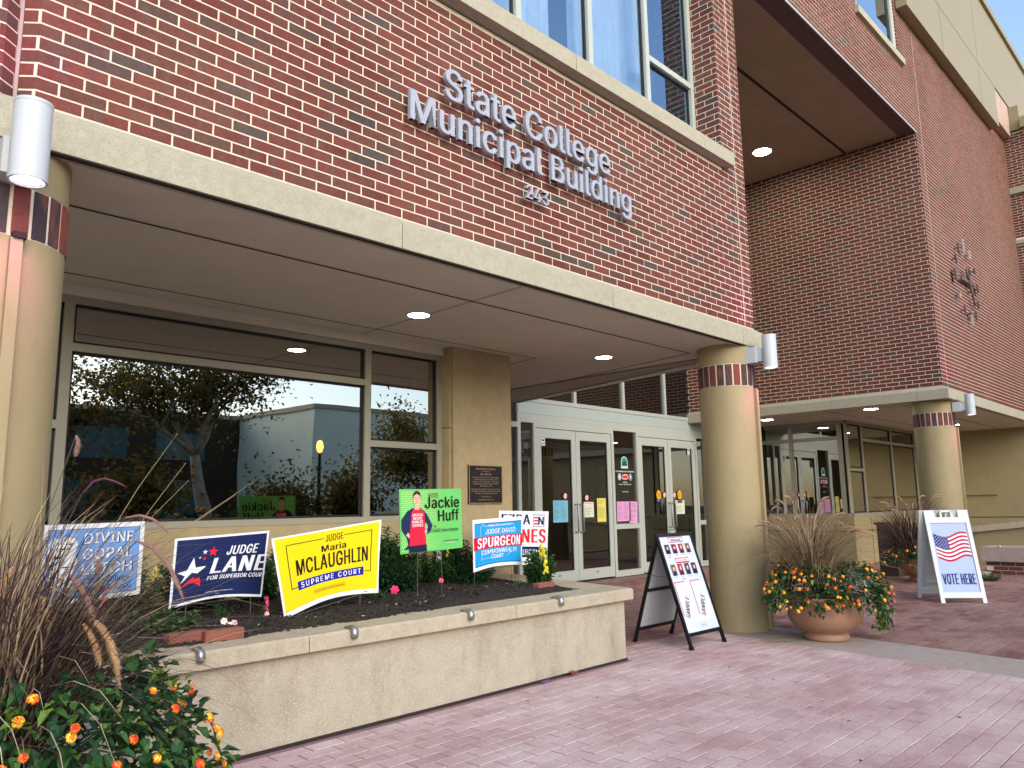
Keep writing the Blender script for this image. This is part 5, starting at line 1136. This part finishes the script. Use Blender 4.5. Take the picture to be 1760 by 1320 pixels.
letters('State College', 3.142, 4.935, 3.925, .218, .024); letters('Municipal Building', 2.850, 5.215, 3.665, .205, .024); letters('243', 3.912, 4.155, 3.440, .103, .016)

# ------------------------------------------------------------ lamps
def cyl_lamp(x, y, lab, on=4.5):
    T = thing('wall_lamp', lab, 'lamp', (x, y, 2.7), 'cylinder lamps on the columns')
    q = MB(); q.lathe([(.062, 2.535), (.071, 2.535), (.071, 2.548), (.0695, 2.550), (.0695, 2.853), (.071, 2.855), (.071, 2.868), (.06, 2.868), (.055, 2.855), (.001, 2.855)], (x, y), WHITEP, 40)
    q.lathe([(.062, 2.535), (.056, 2.548), (.001, 2.5485)], (x, y), WHITEP, 40); o = q.build('housing', T, smooth=True); smooth_by_angle(o, 30)
    q = MB(); q.lathe([(.001, 2.5415), (.046, 2.5415)], (x, y), EM_PK, 28); q.build('lens', T)
    q = MB(); q.box(x-.045, x+.045, y+.062, y+.12, 2.61, 2.74, WHITEP); q.box(x-.07, x+.07, y+.12, y+.24, 2.60, 2.755, WHITEP); q.box(x-.012, x+.012, y+.10, y+.16, 2.595, 2.62, STEEL); q.build('bracket', T)
    for z, rx, e in ((2.52, 0, on), (2.89, math.pi, on*.9)):
        l = bpy.data.lights.new('led', 'SPOT'); l.energy = e; l.color = (1, .13, .72); l.spot_size = rad(100); l.spot_blend = 1; l.shadow_soft_size = .04
        o = bpy.data.objects.new('led_light', l); COL.objects.link(o); o.parent = T; o.location = (0, .0, z-2.7); o.rotation_euler = (rx+(rad(14) if rx == 0 else rad(-16)), 0, 0)
for x, y, lab in ((.748, 3.40, 'white cylinder lamp on the left column, nearest, glowing pink below'), (7.19, 3.42, 'white cylinder lamp on the right column of the porch'), (13.83, 3.30, 'white cylinder lamp on the far wing column')): cyl_lamp(x, y, lab)
def downlight(x, y, z, lab, r=.095):
    T = thing('ceiling_light', lab, 'light', (x, y, z), 'round recessed soffit lights')
    q = MB(); q.lathe([(r+.022, z-.0005), (r+.018, z-.006), (r, z-.006), (r-.012, z+.0), (r-.014, z+.0)], (x, y), WHITEP, 32); q.build('trim', T, smooth=True)
    q = MB(); q.lathe([(.001, z-.003), (r-.010, z-.003)], (x, y), EM_DL, 32); q.build('lens', T)
downlight(3.93, 4.89, 2.80, 'round light in the porch soffit above the yellow sign side'); downlight(6.59, 5.02, 2.80, 'round light in the porch soffit nearest the right column')
downlight(.9, 4.9, 2.80, 'round light in the porch soffit behind the left column')
downlight(12.36, 5.76, ZS-.01, 'single round light high in the brown court soffit', .16)
downlight(14.03, 4.885, 2.80, 'round light in the wing soffit before the corner window', .12); downlight(16.2, 4.3, 2.80, 'round light in the wing soffit just behind the far column', .12)
downlight(14.2, 6.9, 2.80, 'round light in the wing soffit deep beside the doors', .12); downlight(18.6, 4.8, 2.80, 'round light in the wing soffit toward the far wall', .12)

# ------------------------------------------------------------ plaque, clock, notices
T = thing('plaque', 'dark bronze memorial plaque with small raised text on the beige pier', 'plaque', (5.4, 5.65, 1.45))
BRZ = mat('dark_bronze', '#26221d', rough=.5, metal=.3, var=.2, scale=30); BRE = mat('worn_bronze', '#a38468', rough=.5, metal=.3)
q = MB(); q.box(5.166, 5.626, 5.640, 5.660, 1.256, 1.634, BRZ); q.build('plate', T)
q = MB()
for a in ((5.166, 5.626, 1.256, 1.263), (5.166, 5.626, 1.627, 1.634), (5.166, 5.173, 1.263, 1.627), (5.619, 5.626, 1.263, 1.627)): q.box(a[0], a[1], 5.634, 5.640, a[2], a[3], BRE)
q.build('rim', T)
sh = Sheet((5.18, 5.639, 1.62), (5.612, 5.639, 1.62), (5.612, 5.639, 1.27), (5.18, 5.639, 1.27), .432, .35)
BT = mat('bronze_text', '#a98e74', rough=.5)
for t, y, h, w_ in (('MAYOR WELCH PLAZA', .318, .017, .27), ('In memory of', .298, .010, .11), ('BILL WELCH', .266, .017, .15), ('Mr. Welch served as Mayor of State College,', .238, .010, .36), ('"The Greatest Place on the Planet," from', .217, .010, .33), ('January 3, 1994 to September 4, 2009 and as', .196, .010, .37), ('Borough Council President January 5, 1988 to', .175, .010, .35), ('December 31, 1993', .154, .010, .16),
    ('Respecting human dignity, environment sensitive', .122, .010, .39), ('and public stewardship, he inspired with wisdom', .101, .010, .40), ('and deeds, no one better remembered.', .080, .010, .31), ('Love always, Nan', .048, .010, .13), ('Dedicated November 7, 2011', .018, .010, .21)):
    sh.text(t, .216, y, h, BT, 1, w=w_, bold=.0); sh.mb.build('text_line', T); sh.mb = MB()
T = thing('wall_clock', 'abstract metal wall clock of loose bars and squares on the wing front', 'clock', (15.45, 3.52, 5.13))
CKM = mat('weathered_clock_metal', '#66504a', rough=.6, var=.15, scale=12); CKL = mat('pale_clock_metal', '#a59a96', rough=.5)
def bar(nm, x0, z0, x1, z1, w_, m, d=.03, y=3.51):
    w_ = w_*.75
    q = MB(); a, b = Vector((x0, 0, z0)), Vector((x1, 0, z1)); dd = (b-a).normalized(); n = Vector((-dd.z, 0, dd.x))*w_/2
    vs = [Vector((p.x, yy, p.z)) for yy in (y-d/2, y+d/2) for p in (a-n, b-n, b+n, a+n)]; q.add(vs, [(3,2,1,0),(4,5,6,7),(0,1,5,4),(1,2,6,5),(2,3,7,6),(3,0,4,7)], m)
    q.tube([((x0+x1)/2, y+d/2, (z0+z1)/2), ((x0+x1)/2, 3.578, (z0+z1)/2)], .012, CKM, 5); q.build(nm, T)
for nm, a, w_, m_ in (('numeral', (15.38, 5.88, 15.42, 5.60), .07, CKL), ('numeral', (15.05, 5.72, 15.07, 5.56), .05, CKM), ('numeral', (15.77, 5.74, 15.76, 5.58), .06, CKL), ('numeral', (14.79, 5.45, 14.86, 5.32), .05, CKM), ('numeral', (14.72, 5.19, 14.76, 4.98), .20, CKM), ('numeral', (16.03, 5.46, 16.05, 5.37), .10, CKM), ('hour_hand', (15.05, 5.09, 15.86, 5.12), .10, CKM), ('minute_hand', (15.50, 5.15, 15.82, 4.72), .06, CKM), ('numeral', (16.16, 5.18, 16.18, 5.02), .20, CKM), ('numeral', (14.82, 4.77, 14.83, 4.69), .10, CKL), ('numeral', (15.08, 4.58, 15.08, 4.43), .04, CKM), ('numeral', (15.46, 4.54, 15.47, 4.28), .07, CKL), ('numeral', (15.38, 4.50, 15.56, 4.49), .04, CKM), ('numeral', (15.78, 4.58, 15.80, 4.43), .05, CKM), ('numeral', (16.0, 4.82, 16.06, 4.70), .06, CKM)):
    bar(nm, *a, w_, m_)
q = MB(); pts = [(15.44+.10*math.cos(k*math.pi/6), 3.48, 5.24+.10*math.sin(k*math.pi/6)) for k in range(13)]; q.tube(pts, .022, CKM, 6); q.build('hub_ring', T)
def notice(lab, x0, x1, z0, z1, col, lines, seed, name='paper_notice', cat='notice', rot=0.0):
    T = thing(name, lab, cat, ((x0+x1)/2, YD-.02, (z0+z1)/2)); W, H = x1-x0, z1-z0; c, s = math.cos(rot), math.sin(rot); cx, cz = (x0+x1)/2, (z0+z1)/2
    def R_(x, z): return (cx+(x-cx)*c-(z-cz)*s, YD-.012, cz+(x-cx)*s+(z-cz)*c)
    sh = Sheet(R_(x0, z1), R_(x1, z1), R_(x1, z0), R_(x0, z0), W, H, toward=(0, -1, 0)); sheet_panel(T, sh, mat('paper_'+col[0], col[1], rough=.7, var=.02), .001).name = 'paper'
    rn = random.Random(seed); m_ = mat('print_'+col[0], col[2], rough=.7)
    for cc in range(lines[0]):
        a = W*(.06+cc*.9/lines[0]); wd = W*.82/lines[0]; n = lines[1]
        for j in range(n):
            y = H*(.93-.86*j/n)
            if rn.random() < .12: continue
            sh.rect(a, y-H*.18/n*2, a+wd*rn.uniform(.5, 1), y, m_, 1, 1)
    sh.mb.build('print', T); return sh
notice('light blue double-page notice on the first door', 9.30, 9.66, .955, 1.30, ('blue', '#78b4cb', '#5a92ab'), (2, 16), 1)
notice('small cream notice taped on the second door at left', 10.07, 10.33, 1.02, 1.27, ('cream', '#d3d6bd', '#a5a892'), (1, 8), 2)
notice('tall yellow notice on the second door beside the cream one', 10.42, 10.66, .935, 1.33, ('yellow', '#d6ce66', '#a89f45'), (1, 12), 3)
notice('pink double-page notice on the glass between the two pairs of doors', 10.97, 11.37, .93, 1.27, ('pink', '#d39ac4', '#b078a2'), (2, 15), 4)
notice('narrow crooked pink notice overlapping the wide pink one', 11.33, 11.57, .89, 1.27, ('pink', '#d39ac4', '#b078a2'), (1, 11), 5, rot=-.05)
notice('small cream notice behind the handle of the fourth door', 12.82, 13.14, 1.02, 1.28, ('cream', '#d3d6bd', '#a5a892'), (1, 8), 6)
def sticker(lab, x, z, r, kind):
    T = thing('door_sticker', lab, 'sticker', (x, YD-.02, z)); sh = Sheet((x-r, YD-.012, z+r), (x+r, YD-.012, z+r), (x+r, YD-.012, z-r), (x-r, YD-.012, z-r), 2*r, 2*r, toward=(0, -1, 0))
    if kind == 'no':
        sh.circ(r, r, r, r, RED, 1); sh.circ(r, r, r*.78, r*.78, WH, 2); sh.rect(r*.6, r*.9, r*1.4, r*1.1, K, 3, 1); sh.poly([(r*.35, r*1.55), (r*.45, r*1.65), (r*1.65, r*.45), (r*1.55, r*.35)], RED, 4)
    elif kind == 'yellow':
        sh.circ(r, r*1.25, r*.85, r*1.05, YE if False else mat('ink_amber', '#e5b31f', rough=.5), 1)
        for j in range(4): sh.rect(r*.5, r*(.8+j*.28), r*1.5, r*(.9+j*.28), mat('ink_brown', '#7a5212', rough=.5), 2, 1)
        sh.rect(r*.1, -r*.5, r*1.9, r*.32, NV, 1, 1); sh.text('AUTOMATIC', r, -r*.1, r*.18, WH, 2, w=r*1.4)
    elif kind == 'tag':
        sh.rect(r*.3, 0, r*1.7, r*2, WH, 1, 1); sh.circ(r, r*1.45, r*.5, r*.25, K, 2); sh.rect(r*.5, r*.3, r*1.5, r*.9, mat('ink_lilac', '#b59cc8', rough=.5), 2, 1)
    sh.mb.build('print', T)
sticker('round no-smoking sticker on the first door above the blue notice', 9.60, 1.37, .05, 'no'); sticker('round no-smoking sticker on the second door above the cream notice', 10.15, 1.34, .05, 'no')
sticker('yellow and navy oval sticker on the third door', 12.27, 1.36, .085, 'yellow'); sticker('round no-smoking sticker on the third door', 12.46, 1.38, .05, 'no')
sticker('round no-smoking sticker on the fourth door', 12.80, 1.38, .05, 'no'); sticker('yellow and navy oval sticker on the fourth door', 12.98, 1.36, .085, 'yellow')
sticker('small white tag sticker at the top left of the first door', 9.10, 2.22, .06, 'tag'); sticker('small white tag sticker at the top right of the fourth door', 13.38, 2.22, .06, 'tag')
T = thing('window_decal', 'printed decal with a green arch emblem and State College Municipal Building on the centre sidelight', 'decal', (11.27, YD, 1.7))
sh = Sheet((10.95, YD-.002, 2.2), (11.58, YD-.002, 2.2), (11.58, YD-.002, 1.3), (10.95, YD-.002, 1.3), .63, .90, toward=(0, -1, 0)); cx = .30
TG = mat('ink_teal_green', '#2c8f76', rough=.5); n = 14
sh.poly([(cx-.10, .55), (cx+.10, .55)]+[(cx+.10*math.cos(math.pi*i/n), .65+.11*math.sin(math.pi*i/n)) for i in range(n+1)], WH, 1)
sh.poly([(cx-.088, .59), (cx+.088, .59)]+[(cx+.088*math.cos(math.pi*i/n), .65+.095*math.sin(math.pi*i/n)) for i in range(n+1)], TG, 2)
sh.poly([(cx-.08, .60), (cx+.08, .60), (cx+.04, .66), (cx, .69), (cx-.045, .65)], mat('ink_dark_green', '#1d4f3a', rough=.5), 3); sh.text('STATE COLLEGE', cx, .562, .014, TG, 3, w=.16, bold=.01); sh.mb.build('emblem', T); sh.mb = MB()
sh.text('State College Municipal Building', cx, .485, .026, WH, 2, w=.54, bold=.01); sh.mb.build('title', T); sh.mb = MB()
for x, m_ in ((cx-.155, mat('ink_steel_blue', '#8fa9b8', rough=.5)), (cx+.165, mat('ink_charcoal', '#55565a', rough=.5))): sh.circ(x, .40, .05, .06, WH, 1); sh.circ(x, .40, .043, .053, m_, 2); sh.circ(x, .40, .02, .03, WH, 3)
sh.poly([(cx-.09, .36), (cx-.07, .44), (cx, .455), (cx+.09, .44), (cx+.10, .37), (cx+.02, .345)], mat('ink_salmon', '#dba193', rough=.5), 1); sh.rect(cx-.06, .38, cx+.07, .42, RED, 2, 1)
sh.mb.build('logo_row', T); sh.mb = MB(); sh.text('HOURS', cx, .295, .022, WH, 2, w=.13, bold=.01); sh.text('Monday - Friday, 8:00am to 5pm', cx, .26, .020, WH, 2, w=.36); sh.mb.build('hours_text', T); sh.mb = MB(); sh.text('NO SMOKING', cx, .13, .018, WH, 2, w=.18, bold=.01); sh.mb.build('notice_text', T)
# litter by the planter
rn = random.Random(4); q = MB()
c0 = Vector((4.49, 3.79, .012))
for k in range(6):
    d = Vector((math.cos(k*1.1), math.sin(k*1.1), .4)); leaf(q, c0, d, .045, .03, mat('dry_leaf', '#8a4d33', rough=.8, var=.2, scale=60), 0, fold=.5, droop=-.2)
tag(q.build('dry_leaf'), 'crumpled brown leaf on the paving at the planter foot', 'leaf')
q = MB(); q.box(4.17, 4.26, 3.80, 3.83, .001, .012, mat('purple_wrapper', '#5d4a80', rough=.4)); tag(q.build('wrapper'), 'small purple wrapper against the planter foot', 'litter')
q = MB()
for k in range(160):
    x, y_ = rn.uniform(1.5, 12), rn.uniform(-.5, 3.75); L_ = rn.uniform(.006, .02); a = rn.uniform(0, 6.28); c, s = math.cos(a)*L_, math.sin(a)*L_
    q.add([(x-c, y_-s, .0015), (x+s*.4, y_-c*.4, .004), (x+c, y_+s, .0018), (x-s*.4, y_+c*.4, .003)], [(0,1,2,3)], mat('leaf_crumb', '#4d3a31', rough=.9), 0)
q.build('leaf_crumbs', PA, kind='stuff')

# ------------------------------------------------------------ across the street (seen in the window reflections)
BARK = mat('pale_mottled_bark', '#a8a292', rough=.85, var=.35, scale=3, bump=.4, bscale=20)
LEAFT = ramp_mat('autumn_tree_leaf', [(0, '#3a4420'), (.4, '#5d602a'), (.7, '#866a30'), (1, '#a5803a')], interp='LINEAR', rough=.6, transl=.45)
def tree(lab, x, y_, h, spread, seed, nleaf, r0=.28, forks=5, fork_h=.28):
    T = thing('plane_tree', lab, 'tree', (x, y_, 0), 'trees across the street'); rn = random.Random(seed); q = MB(); ends = []
    def grow(p, d, L_, r_, lev):
        pts = [p]; rr = [r_]; n = 5
        for i in range(n):
            d = (d+rand_dir(rn)*.22+Vector((0, 0, .05))).normalized(); pts.append(pts[-1]+d*L_/n); rr.append(r_*(1-.45*(i+1)/n)); ends.append((pts[-1], lev))
        q.tube(pts, rr, BARK, 8 if lev < 2 else 5, r=0.0)
        if lev < 4:
            for k in range(3 if lev else forks):
                t = rn.randrange(2, n+1) if lev else n; a = rn.uniform(0, 6.28) if lev else k*2*math.pi/forks+rn.uniform(-.4, .4); o = Vector((math.cos(a), math.sin(a), 0)); grow(pts[t], (d*.75+o*rn.uniform(.5, .95)).normalized(), L_*rn.uniform(.62, .8), rr[t]*.68, lev+1)
    grow(Vector((x, y_, -.03)), Vector((.03, 0, 1)), h*fork_h, r0, 0); q.build('trunk', T, smooth=True)
    E_ = [e for e in ends if e[1] >= 2]; q = MB()
    for k in range(nleaf):
        p, lv = E_[rn.randrange(len(E_))]; p = p+rand_dir(rn)*abs(rn.gauss(0, .8)); leaf(q, p, rand_dir(rn), rn.uniform(.12, .22), rn.uniform(.10, .16), LEAFT, rn.random()*.98+.01)
    q.build('crown', T, kind='stuff')
tree('spreading pale-barked tree mirrored in the middle of the porch window', 13.75, -18.3, 12.5, 6, 8, 9500, .36)
tree('smaller tree mirrored in the right pane of the porch window', 22.5, -16.1, 8.0, 4, 12, 5000, .16, 4)
tree('low rust coloured tree mirrored before the left face of the pale building', 14.9, -14.6, 4.6, 3, 37, 5500, .08, 5, .14)
tree('low olive green tree mirrored in front of the dark brick building', 9.5, -15.0, 5.5, 3, 31, 6000, .10, 5, .16)
tree('small bushy tree mirrored beside the amber street lamp', 17.6, -14.6, 5.0, 3, 33, 5000, .08, 5, .18)
tree('bushy tree mirrored low at the left end of the porch window', 5.2, -13.5, 5.0, 3, 35, 5000, .09, 5, .16)
tree('tree mirrored at the left side of the porch window', 7.0, -20.1, 10, 5, 17, 7000, .22, 4)
WB = mat('pale_concrete_block', '#d5dccb', rough=.8, var=.08, scale=.6, stain=.2); 
T = thing('concrete_building', 'plain pale concrete building across the street, mirrored right of the tree', 'building', (30, -30, 0))
q = MB(); q.box(22.2, 44, -38.6, -24.6, -.03, 6.6, WB); q.build('wall', T)
q = MB(); q.box(22.1, 44.1, -38.7, -24.5, 6.6, 6.85, STONE); q.build('roof', T)
for x in (26, 30, 34, 38, 42): q = MB(); q.box(x, x+.05, -24.6, -24.58, 0, 6.6, GROOVE); q.build('panel_joint', T)
T = thing('dark_brick_building', 'long dark brick building across the street, mirrored behind the tree', 'building', (5, -40, 0))
DB = mat('dark_far_brick', '#3a3020', rough=.9, var=.2, scale=2)
q = MB(); q.box(-20, 23, -44, -33, -.03, 6.6, DB); q.build('wall', T)
for k in range(9):
    q = MB(); q.box(-18+k*4.4, -18+k*4.4+2.9, -33.0, -32.94, 4.1, 5.7, mat('far_teal_glass', '#3d5a5c', rough=.15)); q.build('window', T)
    q = MB(); q.box(-18+k*4.4, -18+k*4.4+2.9, -33.0, -32.94, 1.0, 3.0, MATS['far_teal_glass']); q.build('window', T)
q = MB(); q.box(-20.1, 23.1, -44.1, -32.9, 6.6, 6.85, STONE); q.build('roof', T)
T = thing('street_lamp', 'black street lamp with an amber glowing head, mirrored in the porch window', 'street lamp', (16.2, -14.3, 0))
q = MB(); q.tube([(16.2, -14.3, 0), (16.2, -14.3, 1.0), (16.2, -14.3, 3.3)], [.11, .07, .055], BLACK, 10); q.build('pole', T)
q = MB(); q.lathe([(.001, 3.34), (.09, 3.38), (.14, 3.58), (.10, 3.78), (.001, 3.84)], (16.2, -14.3), EM_ST, 16); q.build('lamp_head', T, smooth=True)
for i, (x, y_) in enumerate(((6.2, -4.0), (7.0, -4.2), (7.8, -3.9), (5.4, -4.1))):
    T = thing('hydrangea', ['hydrangea bush second from the left of the mirrored row', 'hydrangea bush third from the left of the mirrored row', 'hydrangea bush at the right end of the mirrored row', 'hydrangea bush at the left end of the mirrored row'][i], 'bush', (x, y_, 0), 'hydrangeas across the plaza'); rn = random.Random(60+i); q = MB()
    for k in range(500):
        d = rand_dir(rn, .3); r_ = rn.uniform(.35, .62); leaf(q, (x+d.x*r_, y_+d.y*r_, .6+d.z*r_*1.0), d, .11, .07, LEAFD, rn.random()*.98+.01)
    q.build('foliage', T, kind='stuff')
    for k in range(14):
        d = rand_dir(rn, .5); c = Vector((x+d.x*.62, y_+d.y*.62, .6+d.z*.66)); q = MB()
        for j in range(30): e = rand_dir(rn); petal_flower(q, c+e*.06, e, .03, mat('dried_hydrangea', '#b08f6c', rough=.8), 4)
        q.build('flower_head', T)

print('objects', len(bpy.data.objects), 'faces', sum(len(m.polygons) for m in bpy.data.meshes))
